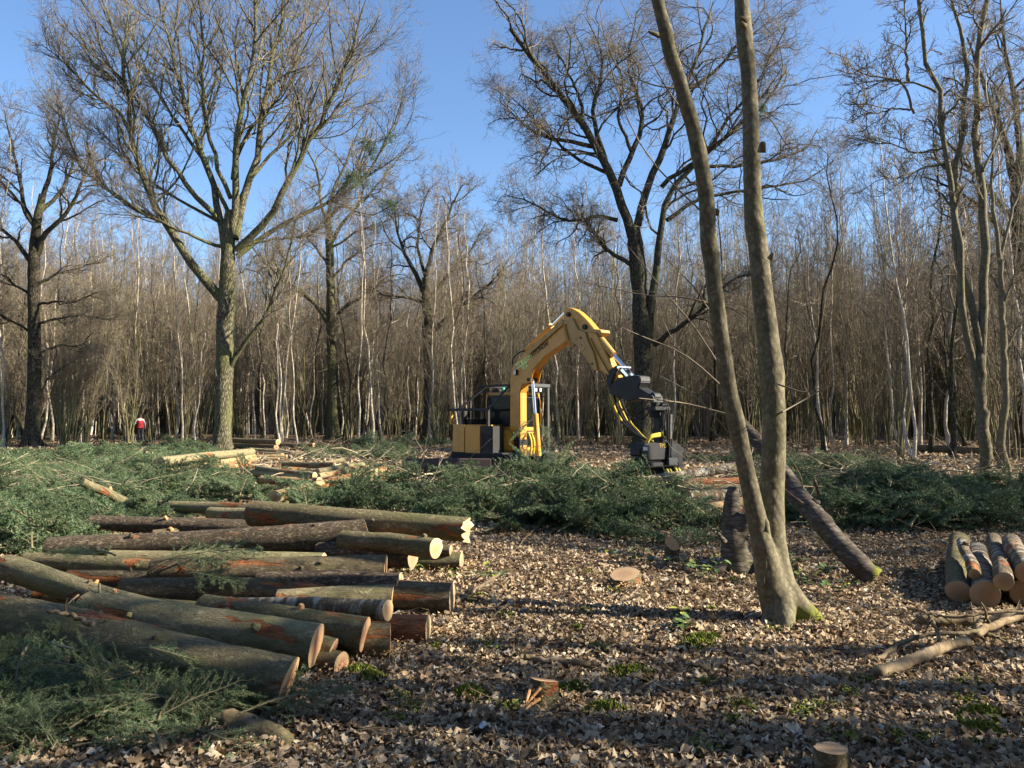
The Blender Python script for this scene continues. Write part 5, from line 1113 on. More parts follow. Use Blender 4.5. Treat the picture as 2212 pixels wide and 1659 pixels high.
for i, (px, py, rx, ry, lab) in enumerate(((775, 1470, .10, .07, 'bright moss tuft beside the lowest log ends'), (800, 1482, .08, .06, 'yellow-green moss tuft just right of the tuft by the log ends'), (1015, 1508, .09, .10, 'round moss cushion left of the splintered stump'),
    (1240, 1490, .10, .06, 'moss strip right of the splintered stump'), (1310, 1535, .12, .08, 'pale moss patch below right of the splintered stump'), (1360, 1455, .16, .08, 'dark moss patch in mid litter'),
    (1520, 1380, .16, .07, 'moss patch in front of the twin-stemmed tree'), (1500, 1395, .12, .05, 'thin moss patch left of the one before the twin-stemmed tree'), (2125, 1560, .12, .07, 'moss patch at the lower right in shadow'), (1215, 1500, .06, .05, 'small moss tuft touching the splintered stump'),
    (880, 1352, .10, .05, 'moss by the short peeled red log'), (2120, 1600, .09, .06, 'small moss patch at the lower right corner'))):
    moss(px, py, rx, ry, 30+i, lab)
# sawdust and wood chips by the cut ends, scattered tufts of moss
def flakes(name, spots_, n, size, mt, label, g, z=.05):
    px = []; py = []
    for (cx, cy, r) in spots_:
        c = on(cx, cy, 0); k = n//len(spots_); a = g.random(k)*6.283; q = r*np.abs(g.normal(0, .6, k)); px.append(c[0]+np.cos(a)*q); py.append(c[1]+np.sin(a)*q)
    px = np.concatenate(px); py = np.concatenate(py); V, T, A = leaves_block(px, py, size*(.4+1.2*g.random(len(px))), LOBES[1], g, .03, .4); V[:, 2] += z
    o = link(name, mesh_np(name, V, [T], smooth=False, attrs={'rnd': A}), mt); return tag(o, label, name.replace('_', ' '), kind='stuff')
M_CHIP = simple('wood_chip', (.58, .36, .17), .35, 60, .85, .1)
flakes('wood_chips', [(840, 1440, .7), (950, 1380, .7), (700, 1500, .5), (1000, 1230, .8), (1180, 1515, .35), (1350, 1275, .4), (500, 1300, 1.2)], 1500, .016, M_CHIP, 'orange sawdust and small wood chips near the cut log ends and stumps', g5)
flakes('ground_moss', [(int(a), int(b), r) for a, b, r in zip(g5.uniform(760, 2150, 46), g5.uniform(1200, 1640, 46), g5.uniform(.05, .16, 46))], 46*70, .022, M_MOSS, 'small scattered moss and grass tufts in the leaf litter', g5, .02)
# ---------------------------------------------------------------- felled fir branches (brash)
def needle_mat(name, a, b_, c_):
    m, nt, b = newmat(name, .5, .35); at_ = nt.nodes.new('ShaderNodeAttribute'); at_.attribute_name = 'rnd'
    oi = nt.nodes.new('ShaderNodeObjectInfo'); f = math_(nt, 'ADD', math_(nt, 'MULTIPLY', at_.outputs['Fac'], .7), math_(nt, 'MULTIPLY', oi.outputs['Random'], .3))
    c = ramp(nt, [(.05, a), (.5, b_), (.95, c_)], f); nt.links.new(c, b.inputs['Base Color'])
    tr = nt.nodes.new('ShaderNodeBsdfTranslucent'); nt.links.new(c, tr.inputs[0]); mx = nt.nodes.new('ShaderNodeMixShader'); mx.inputs[0].default_value = .18
    nt.links.new(b.outputs[0], mx.inputs[1]); nt.links.new(tr.outputs[0], mx.inputs[2]); nt.links.new(mx.outputs[0], nt.nodes['Material Output'].inputs[0]); return m
M_NEED = needle_mat('fir_needles', (.03, .064, .028), (.085, .145, .062), (.22, .30, .15))
M_FTW = simple('fir_twig', (.15, .13, .075), .4, 8, .8, .2)
def frond(seed, L, dens, nl, nw, nb=22):
    """flat spray of a fir branch: stem, side shoots, finer shoots, needles"""
    g = np.random.default_rng(seed); S = np.zeros((1, 3)); P0, R0 = grow(S, np.array([[1, 0, .12]]), np.array([L]), np.array([.014]), 10, .05, -.035, g, .25)
    tm = TreeMesh().add(P0, R0, 5)
    t = np.linspace(.10, .97, nb); f = t*10; i = np.minimum(f.astype(int), 9); w = (f-i)[:, None]; base = P0[0, i]*(1-w)+P0[0, i+1]*w; T = unit(P0[0, i+1]-P0[0, i])
    side = np.where(np.arange(nb) % 2 == 0, 1, -1)*1.0; lat = np.stack([-T[:, 1], T[:, 0], np.zeros(nb)], -1)*side[:, None]
    D = unit(T*.75+lat*(.75+.2*g.random((nb, 1)))+g.normal(0, .10, (nb, 3))); ln = L*.52*(1-t*.72)*(.8+.4*g.random(nb))
    P1, R1 = grow(base, D, ln, np.full(nb, .005), 5, .09, -.01, g, .4); tm.add(P1, R1, 4)
    S2, D2, L2, R2 = spawn(P1, R1, 6, .15, .95, .75, .38, .6, g, .05, flat=.75, jit=.15); P2, R2_ = grow(S2, D2, L2, np.full(len(L2), .003), 3, .08, .0, g, .5); tm.add(P2, R2_, 3)
    Vt, Ft = np.concatenate(tm.V), np.concatenate(tm.F)
    NV = []; NR = []
    for P, t0 in ((P0, .35), (P1, .0), (P2, .0)):
        seg = P[:, 1:]-P[:, :-1]; a = P[:, :-1].reshape(-1, 3); sg = seg.reshape(-1, 3); l = np.linalg.norm(sg, axis=1)
        if t0 > 0: a = a[int(len(a)*t0):]; sg = sg[int(len(sg)*t0):]; l = l[int(len(l)*t0):]
        cnt = np.maximum(1, (l*dens).astype(int)); idx = np.repeat(np.arange(len(a)), cnt); n = len(idx)
        p = a[idx]+sg[idx]*g.random((n, 1)); T = unit(sg[idx]); v = g.normal(size=(n, 3)); v[:, 2] = v[:, 2]*.55+.12; v -= T*(v*T).sum(1, keepdims=True); v = unit(v)
        d = unit(T*.55+v); le = nl*(.75+.5*g.random(n))[:, None]; wv = unit(np.cross(d, g.normal(size=(n, 3))))*nw
        NV.append(np.stack([p-wv, p+wv, p+d*le], 1)); NR.append(np.repeat(g.random(n)*.6+.4*g.random(), 3))
    NV = np.concatenate(NV).reshape(-1, 3); NR = np.concatenate(NR); nt_ = len(Vt)
    me = mesh_np('frond', np.concatenate([Vt, NV]), [Ft, np.arange(len(NV)).reshape(-1, 3)+nt_], smooth=False, attrs={'rnd': np.concatenate([np.zeros(nt_), NR])})
    me.materials.append(M_FTW); me.materials.append(M_NEED); mi = np.zeros(len(me.polygons), np.int32); mi[len(Ft):] = 1; me.polygons.foreach_set('material_index', mi); return me
FR_NEAR = [frond(500+i, L, 420, .027, .0015, 20) for i, L in enumerate((.9, 1.1, .75))]
FR_MID = [frond(510+i, L, 210, .032, .0042, 16) for i, L in enumerate((.75, .95, .62, .85))]
FR_FAR = [frond(520+i, L, 90, .05, .008, 16) for i, L in enumerate((1.0, 1.2, .85))]
def src(l, nm): return [bpy.data.objects.new(nm, m) for m in l]
SRC_N, SRC_M, SRC_F = src(FR_NEAR, 'near_frond'), src(FR_MID, 'mid_frond'), src(FR_FAR, 'far_frond')
MOUNDS = []
def mound(cx, cy, rx, ry, h): MOUNDS.append((cx, cy, rx, ry, h))
def pile(name, label, blobs, n, sources, g, smin=.55, smax=1.15, lift=.06, clear=.6, bare=-.55):
    """blobs: (px, py, half-width m, half-depth m, height m, weight) on the ground"""
    W = np.array([b[5] for b in blobs], float); W /= W.sum(); k = g.choice(len(blobs), n, p=W); pts = np.empty((n, 3)); rot = np.empty((n, 3))
    B = np.array([[*on(b[0], b[1], 0)[:2], b[2], b[3], b[4]] for b in blobs])
    a = g.random(n)*6.283; q = np.sqrt(g.random(n)); bx = B[k]; x = bx[:, 0]+np.cos(a)*q*bx[:, 2]; y = bx[:, 1]+np.sin(a)*q*bx[:, 3]
    H = np.zeros(n)
    for c in B: H = np.maximum(H, c[4]*np.clip(1-((x-c[0])/c[2])**2-((y-c[1])/c[3])**2, 0, 1)**.6)
    H = H*(.55+.55*np.sin(x*2.3+y*1.1)*np.sin(y*2.9-x*.7)+.3*np.sin(x*5.1+1)*np.sin(y*4.3))
    z = gz(x, y)+.03+H*(.25+.75*g.random(n)**.6)+lift*g.random(n)
    pts[:, 0], pts[:, 1], pts[:, 2] = x, y, z
    rot[:, 0] = g.normal(0, .55, n); rot[:, 1] = g.normal(.12, .32, n); rot[:, 2] = g.random(n)*6.283
    # centre the spray over its point
    s = smin+(smax-smin)*g.random(n); pts[:, 0] -= np.cos(rot[:, 2])*.45*s; pts[:, 1] -= np.sin(rot[:, 2])*.45*s
    # nothing lies where logs or the machine stand
    keep = (np.sin(x*1.7+y*.6+1.0)*np.sin(y*1.5-x*.8)+.5*np.sin(x*3.7)*np.sin(y*3.3+.7) > bare) & (np.hypot(x-CXY[0], y-CXY[1]) > 1.75)
    for A, B, r in LOGSEG:
        d = (B-A)[:2]; t = np.clip(((x-A[0])*d[0]+(y-A[1])*d[1])/(d@d+1e-9), 0, 1); dist = np.hypot(x-A[0]-t*d[0], y-A[1]-t*d[1]); top = A[2]+(B-A)[2]*t+r
        keep &= (dist > r+clear) | (z+.1 < top-.05)
    pts, rot, s = pts[keep], rot[keep], s[keep]; n = len(pts)
    return instancer(name, pts, rot, s, g.integers(0, len(sources), n), sources, label, 'brash')
g6 = np.random.default_rng(61)
pile('fir_brash', 'wide sunlit field of cut green fir branches left of the log pile', [(60, 1070, 3.0, 2.4, .28, 3), (250, 1035, 3.0, 3.0, .28, 3), (110, 1140, 1.7, 1.2, .28, 2.6), (420, 1060, 2.4, 1.8, .2, 2), (20, 1190, 1.0, .7, .25, 1.4), (230, 1110, 1.8, 1.0, .2, 1.5), (10, 1020, 3.0, 2.6, .25, 1.2)], 1700, SRC_M, g6)
pile('fir_brash', 'far fir branches strewn in front of the tallest oak and the person', [(120, 990, 4, 2.5, .3, 2), (330, 980, 4, 2.5, .3, 2), (250, 1000, 4, 2.5, .3, 2), (560, 990, 2.5, 1.5, .15, .5), (420, 966, 3, 1.5, .15, .6)], 520, SRC_F, g6)
pile('fir_brash', 'fir branches strewn between the pale middle pile and the excavator', [(780, 990, 2.6, 2.0, .35, 2), (860, 965, 3.0, 2.0, .45, 1.0), (620, 1075, 1.6, .8, .15, 1), (800, 1085, 2.0, 1.0, .28, 2), (890, 1085, 1.8, 1.0, .26, 2), (470, 1040, 1.2, .9, .2, .8), (700, 1100, 1.4, .6, .15, 1), (880, 925, 3, 2, .5, .4)], 950, SRC_M, g6)
pile('fir_brash', 'dark mound of fir branches in front of the excavator tracks', [(1150, 1078, 2.2, 1.3, .5, 3), (1290, 1092, 1.9, 1.2, .55, 3), (1010, 1100, 1.5, .8, .2, 1.6), (1250, 1140, 1.6, .8, .42, 2.4), (1400, 1140, 1.1, .6, .2, 1.4), (1100, 1120, 1.4, .6, .28, 1.5), (1220, 1045, 2.0, 1.0, .25, 1.2), (1440, 1165, .7, .5, .18, .6)], 1500, SRC_M, g6)
pile('fir_brash', 'long mound of fir branches on the right behind the leaning birch trunk', [(1800, 1075, 1.9, 1.4, .62, 3), (1950, 1090, 1.9, 1.2, .65, 3), (2120, 1095, 1.8, 1.2, .6, 2.6), (1770, 1025, 2.2, 1.6, .7, 1.8), (1880, 1135, 1.5, .7, .32, 1.8), (2060, 1145, 1.3, .6, .36, 1.5), (1560, 1000, 2.4, 1.0, .2, .8), (1720, 1115, 1.1, .7, .25, 1)], 1400, SRC_M, g6)
pile('fir_brash', 'shaded fir branches at the lower left corner of the picture', [(40, 1600, .6, .3, .2, 3), (220, 1590, .6, .3, .14, 2.4), (400, 1550, .5, .22, .08, 1.2), (-20, 1500, .4, .3, .2, 1.6), (110, 1520, .4, .2, .15, 1.2), (540, 1548, .25, .15, .04, .3)], 230, SRC_N, g6, .4, .65, .03, .1, -2)
# bare sticks sticking out of the brash
def in_pile(px, py, rx, ry, h):
    c = on(px, py, 0)
    def f(g):
        a = g.random()*6.283; q = math.sqrt(g.random()); return (c[0]+math.cos(a)*q*rx, c[1]+math.sin(a)*q*ry, h*g.random())
    return f
M_PSTICK = simple('pale_bare_stick', (.30, .25, .165), .4, 4, .8, .2)
twig_stuff('brash_sticks', 620, [(in_pile(150, 1070, 4, 4, .3), .22), (in_pile(800, 1010, 4, 3, .45), .2), (in_pile(1220, 1090, 3, 1.6, .5), .25), (in_pile(1870, 1060, 3.2, 2, .5), .33)], 'pale bare sticks poking out of the cut fir branches', M_PSTICK, np.random.default_rng(8), .4, 1.8, .005, .02, .3, .08)
twig_stuff('thorny_sticks', 260, [(in_pile(1770, 1000, 2.2, 2.2, .9), .6), (in_pile(1640, 1000, 1.5, 1.5, .5), .4)], 'tangle of thin dead twigs right of the twin-stemmed tree', M_DEAD, np.random.default_rng(9), .5, 1.8, .003, .008, .6, .1)
# single fir branches one can pick out
def fir_branch(px, py, z, yaw, tiltx, tilty, s, k, label):
    p = on(px, py, z); o = link('fir_branch', FR_NEAR[k], None, None, p, (tiltx, tilty, R_(yaw))); o.scale = (s, s, s); return tag(o, label, 'branch')
for a in ((60, 1395, .30, -75, .2, .35, .75, 0, 'silvery fir spray caught by the sun at the left edge'), (95, 1470, .16, -95, .3, .3, .6, 2, 'lower silvery fir spray hanging below the sunlit one'), (55, 1560, .12, -60, .1, .1, .7, 1, 'pale fir spray at the bottom left corner'),
          (330, 1215, .36, 20, .3, -.15, .8, 1, 'fir branch lying across the slanting pale log'), (250, 1200, .40, 160, .2, -.2, .7, 0, 'fir tuft left of the branch across the slanting log'), (215, 1262, .38, -60, .2, .35, .75, 2, 'blue-green fir spray drooping over the slanting log'), (170, 1285, .34, -100, .4, .4, .6, 0, 'second blue-green spray drooping between the two near logs'),
          (400, 1240, .32, -10, .1, -.1, .7, 2, 'fir twig pointing right along the straight dark log'), (300, 1400, .36, 40, .1, .2, .5, 2, 'thin fir twig resting on the nearest log'), (520, 1540, .12, 20, .1, -.2, .5, 1, 'small fir spray in the shade under the nearest log end'), (420, 1575, .10, -30, .1, 0, .55, 0, 'fir spray on dark leaves below the nearest log')):
    fir_branch(*a)
# ---------------------------------------------------------------- dead wood on the right, leaning trunk, uprooted stump
M_DRY = bark('barkless_dead_wood', (.07, .048, .028), (.25, .185, .11), (.40, .31, .20), stretch=(6, 2, 6), scale=2.0, crack=.2, bump=.5)
M_DEADB = bark('dead_branch_bark', (.04, .028, .018), (.15, .115, .07), (.26, .20, .13), moss=(.2, .2, .06), moss_amt=.2, stretch=(5, 5, 5), scale=2, crack=.3, bump=.5)
def bough(pts, label, mt, seed, twigs=0, name='fallen_branch', cat='branch', group=None, s=10, k=1.0):
    """pts: px, py, z, radius"""
    g = np.random.default_rng(seed); P = np.array([(*on(p[0], p[1], p[2]), p[3]*k) for p in pts]); n = max(12, len(pts)*5); b = P[0, :3].copy(); b[2] = 0; P[:, :3] -= b
    P = resample(P, n); P[:, :3] += g.normal(0, .006, (n, 3)); P[:, 3] *= 1+.06*g.normal(size=n)
    V, Q, T = tube_closed(P[:, :3], P[:, 3], s); o = link(name, mesh_np(name, V, [Q, T]), mt, None, b); tag(o, label, cat, group)
    if twigs:
        S, D, L, R = spawn(P[None, :, :3], P[None, :, 3], twigs, .2, 1, .7, .25, .5, g, .1); P2, R2 = grow(S, D, L, np.clip(R, .003, .01), 5, .12, .02, g, .4)
        link('twig', TreeMesh().add(P2, R2, 5).mesh('twig'), mt, o)
    return o
GB = 'dead branches lying in the right foreground'
bough([(1893, 1455, .05, .045), (1960, 1432, .06, .047), (2030, 1398, .08, .045), (2090, 1385, .10, .042)], 'thick barkless dead branch pale in the sun at lower right', M_DRY, 1, 0, group=GB, k=.78)
bough([(2036, 1392, .09, .018), (2022, 1360, .16, .016), (2008, 1330, .22, .012)], 'upright brown snag rising from the pale dead branch', M_DEADB, 2, 0, group=GB, k=.78)
bough([(1885, 1430, .03, .022), (1930, 1398, .06, .022), (1990, 1373, .10, .02), (2050, 1368, .12, .018), (2110, 1362, .12, .016)], 'thin curved reddish branch above the pale dead branch', M_DEADB, 3, 2, group=GB, k=.78)
bough([(2100, 1372, .08, .035), (2140, 1352, .12, .035), (2200, 1330, .16, .03), (2250, 1300, .2, .025)], 'crooked pale branch running off the right edge', M_DRY, 4, 0, group=GB, k=.78)
bough([(2108, 1360, .10, .028), (2122, 1335, .16, .028), (2145, 1318, .2, .024)], 'short forked pale limb crossing the crooked branch', M_DRY, 5, 0, group=GB, k=.78)
bough([(1985, 1342, .06, .05), (2060, 1340, .07, .052), (2140, 1338, .07, .05), (2230, 1330, .08, .045)], 'mossy dead log lying across behind the pale branches', M_DEADB, 6, 0, group=GB, k=.78)
bough([(1960, 1312, .08, .012), (2020, 1328, .12, .012), (2080, 1335, .16, .012), (2150, 1322, .2, .012), (2230, 1318, .2, .012)], 'thin dark curved branch arching over the mossy dead log', M_DEADB, 7, 3, group=GB, k=.78)
bough([(2130, 1368, .08, .02), (2165, 1385, .05, .018), (2195, 1400, .04, .016)], 'mossy green stick at the far right of the dead branches', M_DEADB, 8, 0, group=GB, k=.78)
bough([(1990, 1440, .03, .012), (2020, 1420, .05, .012), (2030, 1405, .06, .01)], 'small crooked twig lying in front of the pale dead branch', M_DEADB, 9, 0, group=GB, k=.78)
bough([(2138, 1350, .12, .014), (2130, 1325, .2, .012), (2118, 1300, .28, .008)], 'thin grey snag standing among the crossing branches', M_DEADB, 10, 0, group=GB, k=.78)
bough([(2180, 1430, .03, .03), (2215, 1420, .03, .03), (2260, 1400, .03, .03)], 'dark rotten stick at the right edge below the dead branches', M_DEADB, 11, 0, group=GB, k=.78)
bough([(580, 1500, .10, .012), (690, 1530, .05, .013), (800, 1580, .04, .011), (930, 1632, .03, .008)], 'long thin bare stick lying in the shade below the nearest log end', M_DEADB, 12, 4)
bough([(1130, 1420, .03, .02), (1180, 1428, .03, .022), (1275, 1432, .03, .018)], 'dark stick lying on the litter above the splintered stump', M_DEADB, 13, 1)
bough([(1620, 1485, .03, .018), (1720, 1498, .03, .02), (1800, 1520, .03, .016)], 'long half-buried stick in the lower middle litter', M_DEADB, 14, 1)
bough([(985, 1302, .05, .015), (1030, 1270, .10, .016), (1080, 1238, .18, .012)], 'bare stick leaning up right of the dark jutting log', M_DEADB, 15, 3)
bough([(200, 1350, .40, .014), (150, 1325, .44, .013), (100, 1322, .46, .010)], 'curved broken twig lying on the nearest log', M_DEADB, 16, 1)
bough([(110, 1385, .30, .007), (180, 1412, .24, .008), (260, 1440, .18, .009), (330, 1462, .1, .008)], 'forked grey twig hanging in front of the nearest log', M_PSTICK, 17, 4)
bough([(150, 1420, .25, .009), (125, 1450, .15, .009)], 'short yellow broken twig below the forked grey one', M_DRY, 18, 0)
bough([(560, 1600, .03, .009), (700, 1640, .03, .009), (800, 1670, .03, .007)], 'thin pale twig at the bottom edge left of centre', M_PSTICK, 19, 2)
bough([(1720, 1640, .02, .012), (1650, 1610, .03, .014), (1600, 1570, .03, .010)], 'dark stick leading to the stump at the bottom edge', M_DEADB, 20, 2)
bough([(505, 1475, .02, .05), (420, 1490, .02, .055), (580, 1590, .02, .03)], 'dark rotting bough half buried in the lower left', M_DEADB, 21, 0) if False else None
bough([(390, 1545, .05, .06), (470, 1555, .06, .065), (560, 1580, .05, .06), (640, 1620, .02, .04)], 'dark rotting bough half buried in the lower left shade', M_DEADB, 22, 0)
# leaning dead birch with two stems, mossy foot on the ground at right
M_LEAN = bark('dark_birch_bark', (.02, .016, .013), (.09, .075, .06), (.20, .17, .14), moss=(.24, .25, .04), stretch=(2.5, 2.5, 9), scale=1.8, crack=.4, bump=.7, moss_amt=.12)
M_MOSSB = bark('mossy_bark', (.03, .03, .008), (.13, .14, .02), (.27, .28, .05), stretch=(6, 6, 6), scale=2.5, crack=.2, bump=.8)
def lean_foot():
    m = M_LEAN.copy(); m.name = 'birch_bark_with_moss_foot'; nt = m.node_tree; b = nt.nodes['Principled BSDF']; src_ = b.inputs['Base Color'].links[0].from_socket
    tc = nt.nodes.new('ShaderNodeTexCoord'); sp = nt.nodes.new('ShaderNodeSeparateXYZ'); nt.links.new(tc.outputs['Object'], sp.inputs[0]); n = noise_(nt, tc.outputs['Object'], 9.0, 6, .7)
    # moss cushion on the upper right side of the foot
    h = math_(nt, 'SUBTRACT', math_(nt, 'ADD', .12, math_(nt, 'MULTIPLY', sp.outputs[0], 1.6)), math_(nt, 'MULTIPLY', sp.outputs[2], .55))
    f = math_(nt, 'MULTIPLY', math_(nt, 'ADD', math_(nt, 'MULTIPLY', h, 7.0), math_(nt, 'MULTIPLY', math_(nt, 'SUBTRACT', n, .5), 3.5)), 1.0, True)
    nt.links.new(mix_(nt, f, src_, mix_(nt, n, (.05, .06, .01), (.25, .26, .04))), b.inputs['Base Color']); return m
M_LEANF = lean_foot()
def leaner():
    f = on(1872, 1238, .08); root = empty('fallen_birch', (f[0], f[1], 0)); tag(root, 'dark fallen birch trunk leaning down to a mossy foot right of the twin-stemmed tree', 'fallen tree')
    def pp(l): return np.array([(*(at(px, py, D)-np.array((f[0], f[1], 0))), r) for px, py, D, r in l])
    D0 = f[1]
    a = resample(pp([(1885, 1250, D0-.05, .12), (1850, 1215, D0, .115), (1800, 1160, D0+.3, .105), (1760, 1110, D0+.6, .10), (1720, 1060, D0+.9, .095), (1680, 1005, D0+1.2, .085), (1640, 960, D0+1.5, .08), (1600, 910, D0+1.8, .07)]), 30)
    c = resample(pp([(1800, 1165, D0+.3, .09), (1770, 1130, D0+.6, .085), (1735, 1095, D0+1.0, .08), (1700, 1060, D0+1.4, .075), (1660, 1030, D0+1.8, .07)]), 20)
    g = np.random.default_rng(3)
    for q in (a, c): q[:, 3] *= 1+.05*g.normal(size=len(q))
    me = remeshed('trunk', [(a[:, :3], a[:, 3], 16), (c[:, :3], c[:, 3], 14)], .025, 2); link('trunk', me, M_LEANF, root)
    for (px, py, qx, qy) in ((1770, 1068, 1757, 1030), (1768, 1085, 1755, 1078), (1690, 1000, 1660, 960)):
        MB().cyl(at(px, py, D0+.55)-np.array((f[0], f[1], 0)), at(qx, qy, D0+.45)-np.array((f[0], f[1], 0)), .022, 8, .012).build('branch_stub', M_LEAN, root)
    P = np.array([a[:28, :3]]); R = np.array([a[:28, 3]]); S, D, L, Rr = spawn(P, R, 14, .4, 1, .9, .3, .15, g, .4); P2, R2 = grow(S, D, L, np.clip(Rr, .006, .012), 6, .15, .04, g, .3); tm = TreeMesh().add(P2, R2, 5)
    S, D, L, Rr = spawn(P2, R2, 4, .3, 1, .6, .4, .6, g, .15); P3, R3 = grow(S, D, L, np.full(len(L), .003), 4, .15, .02, g, .5); tm.add(P3, R3, 3); link('crown', tm.mesh('crown'), M_DEAD, root)
leaner()
def snagged():
    f = on(1590, 1232, 0); root = empty('broken_stump', (f[0], f[1], 0)); tag(root, 'tall dark broken stump leaning behind the left stem of the twin-stemmed tree', 'stump'); D0 = f[1]
    def pp(l): return np.array([(*(at(px, py, D)-np.array((f[0], f[1], 0))), r) for px, py, D, r in l])
    polys = []
    for l in ([(1592, 1235, D0, .20), (1585, 1180, D0, .13), (1580, 1120, D0+.05, .10), (1582, 1075, D0+.1, .085), (1584, 1050, D0+.1, .05)], [(1590, 1200, D0, .12), (1555, 1228, D0-.1, .06), (1530, 1240, D0-.15, .03)], [(1590, 1205, D0, .12), (1640, 1228, D0-.05, .10), (1680, 1225, D0, .05)], [(1600, 1150, D0, .09), (1620, 1110, D0-.05, .05), (1622, 1090, D0-.05, .02)]):
        a = resample(pp(l), 16); polys.append((a[:, :3], a[:, 3], 14))
    me = remeshed('trunk', polys, .02, 2); link('trunk', me, M_LEAN, root)
    for (px, py, qx, qy) in ((1548, 1228, 1520, 1250), (1565, 1170, 1550, 1150)):
        MB().cyl(at(px, py, D0-.1)-np.array((f[0], f[1], 0)), at(qx, qy, D0-.2)-np.array((f[0], f[1], 0)), .03, 8, .012).build('branch_stub', M_LEAN, root)
snagged()
# log on the forest floor far right and far trunks
make_log(on(1985, 968, .15), on(2320, 985, .2), .16, .2, LB_FIR, 'fallen trunk lying on the lit forest floor behind the thin right-hand trees', mf=M_FACED, stubs=0)
# ---------------------------------------------------------------- bramble and ivy plants
M_BRAM = simple('bramble_leaf', (.075, .12, .035), .6, 3, .45, .45)
M_BRAMY = simple('yellowing_bramble_leaf', (.25, .27, .04), .4, 3, .5, .4)
def bramble(px, py, n, sp, h, seed, label, mt=None):
    g = np.random.default_rng(seed); b = on(px, py, 0); b[2] = gz(b[0], b[1]); root = empty('bramble', b); tag(root, label, 'bramble')
    k = max(3, n//7); az = g.random(k)*6.283; D = np.stack([np.cos(az), np.sin(az), 1.4+.8*g.random(k)], -1); P, R = grow(np.zeros((k, 3))+np.array((0, 0, .04)), D, np.full(k, sp*1.1), np.full(k, .0035), 7, .1, -.16, g, .5); P[..., 2] = np.maximum(P[..., 2], .09)
    link('stem', TreeMesh().add(P, R, 5).mesh('stem'), M_DEADB, root)
    S, D, L, R2 = spawn(P, R, 7, .2, 1, .9, .1, .5, g, .03); sh = np.array([(0, 0), (.30, .22), (.34, .5), (.2, .8), (0, 1), (-.2, .8), (-.34, .5), (-.30, .22)]); Vs, Ts, o = [], [], 0
    for q in range(len(S)):
        yaw = g.random()*6.283; pt = g.uniform(-.5, .35); s = g.uniform(.05, .085); c, sn = math.cos(yaw), math.sin(yaw)
        v = np.stack([sh[:, 0]*1.1, sh[:, 1]*math.cos(pt), sh[:, 1]*math.sin(pt)+np.abs(sh[:, 0])*.35], -1)*s; v = np.stack([v[:, 0]*c-v[:, 1]*sn, v[:, 0]*sn+v[:, 1]*c, v[:, 2]], -1)+S[q]
        me = mesh_np('leaf', v, [np.array([(0, i, i+1) for i in range(1, 7)])], smooth=False); link('leaf', me, (M_BRAMY if g.random() < .2 else M_BRAM) if mt is None else mt, root)
    return root
for i, (px, py, n, sp, h, lab) in enumerate(((1735, 1270, 36, .30, .2, 'bramble with glossy leaves right of the twin-stemmed tree'), (1770, 1245, 30, .28, .2, 'bramble patch between the twin-stemmed tree and the mossy foot'), (1820, 1285, 26, .25, .15, 'low bramble below the leaning birch foot'), (1720, 1225, 26, .25, .2, 'yellow-leaved bramble behind the twin-stemmed tree'),
    (1490, 1235, 30, .28, .2, 'bramble at the foot of the little red-cut stump'), (1530, 1255, 28, .25, .15, 'trailing bramble in front of the dark broken stump'), (1420, 1225, 24, .22, .2, 'bramble tuft left of the little red-cut stump'), (1490, 1360, 22, .16, .1, 'low green sprig in the shadow before the twin-stemmed tree'), (1340, 1215, 24, .25, .2, 'bramble behind the low wide stump'),
    (930, 1232, 18, .18, .2, 'small sprig with blue-green leaves at the right end of the log pile'), (1880, 1240, 18, .2, .15, 'bramble leaves touching the mossy foot'), (1050, 1265, 18, .2, .1, 'faint sprig in the litter right of the dark jutting log'))):
    bramble(px, py, n, sp, h, 700+i, lab)
# pale scraps on the litter
M_SCR = simple('pale_scrap', (.62, .62, .60), .1, 20, .7, .2)
for i, (px, py, s, lab) in enumerate(((1838, 1322, .16, 'crumpled pale sheet lying right of the twin-stemmed tree'), (1045, 1573, .07, 'small crumpled bluish-white scrap in the shaded litter'), (1300, 1332, .06, 'tiny white scrap in the shadow left of the twin-stemmed tree'))):
    V, T, A = leaves_block(np.zeros(1), np.zeros(1), np.ones(1)*s, LOBES[1], np.random.default_rng(60+i), 0, .1); b = on(px, py, .03); V[:, 2] -= V[:, 2].min(); tag(link('paper_scrap', mesh_np('paper_scrap', V, [T], smooth=False), M_SCR, None, b), lab, 'scrap')
# ---------------------------------------------------------------- ferns and low green under the left trees
g7 = np.random.default_rng(70)
pile('undergrowth', 'low green undergrowth among the birch stems at the far left', [(130, 925, 3.5, 2, .5, 1), (280, 930, 5, 2, .35, 1.2), (60, 925, 4, 2, .35, 1), (380, 945, 4, 2, .35, .7)], 160, SRC_F, g7, .5, .9)
# fir sprays hanging over the excavator's boom foot
for i, (px, py, D, yaw, tx, ty, s, k) in enumerate(((1150, 905, 21.9, 200, .5, .7, .85, 1), (1165, 915, 21.8, -20, .4, .8, .8, 0), (1140, 930, 22.1, 230, .6, .9, .8, 2), (1170, 950, 21.6, -60, .5, .7, .9, 1), (1130, 960, 21.8, 250, .5, .8, .9, 0), (1150, 985, 21.5, -30, .4, .5, 1.0, 2), (1120, 1000, 21.4, 190, .3, .4, 1.0, 1))):
    o = link('fir_branch', FR_MID[k], None, None, at(px, py, D), (tx, ty, R_(yaw))); o.scale = (s, s, s)
    tag(o, ('fir spray hung over the foot of the excavator boom, '+['topmost', 'second highest', 'left upper', 'right lower', 'left lower', 'low middle', 'lowest'][i]), 'branch', 'fir sprays on the excavator')
bough([(1150, 905, 1.2, .012), (1170, 930, 1.1, .01)], 'x', M_PSTICK, 30) if False else None
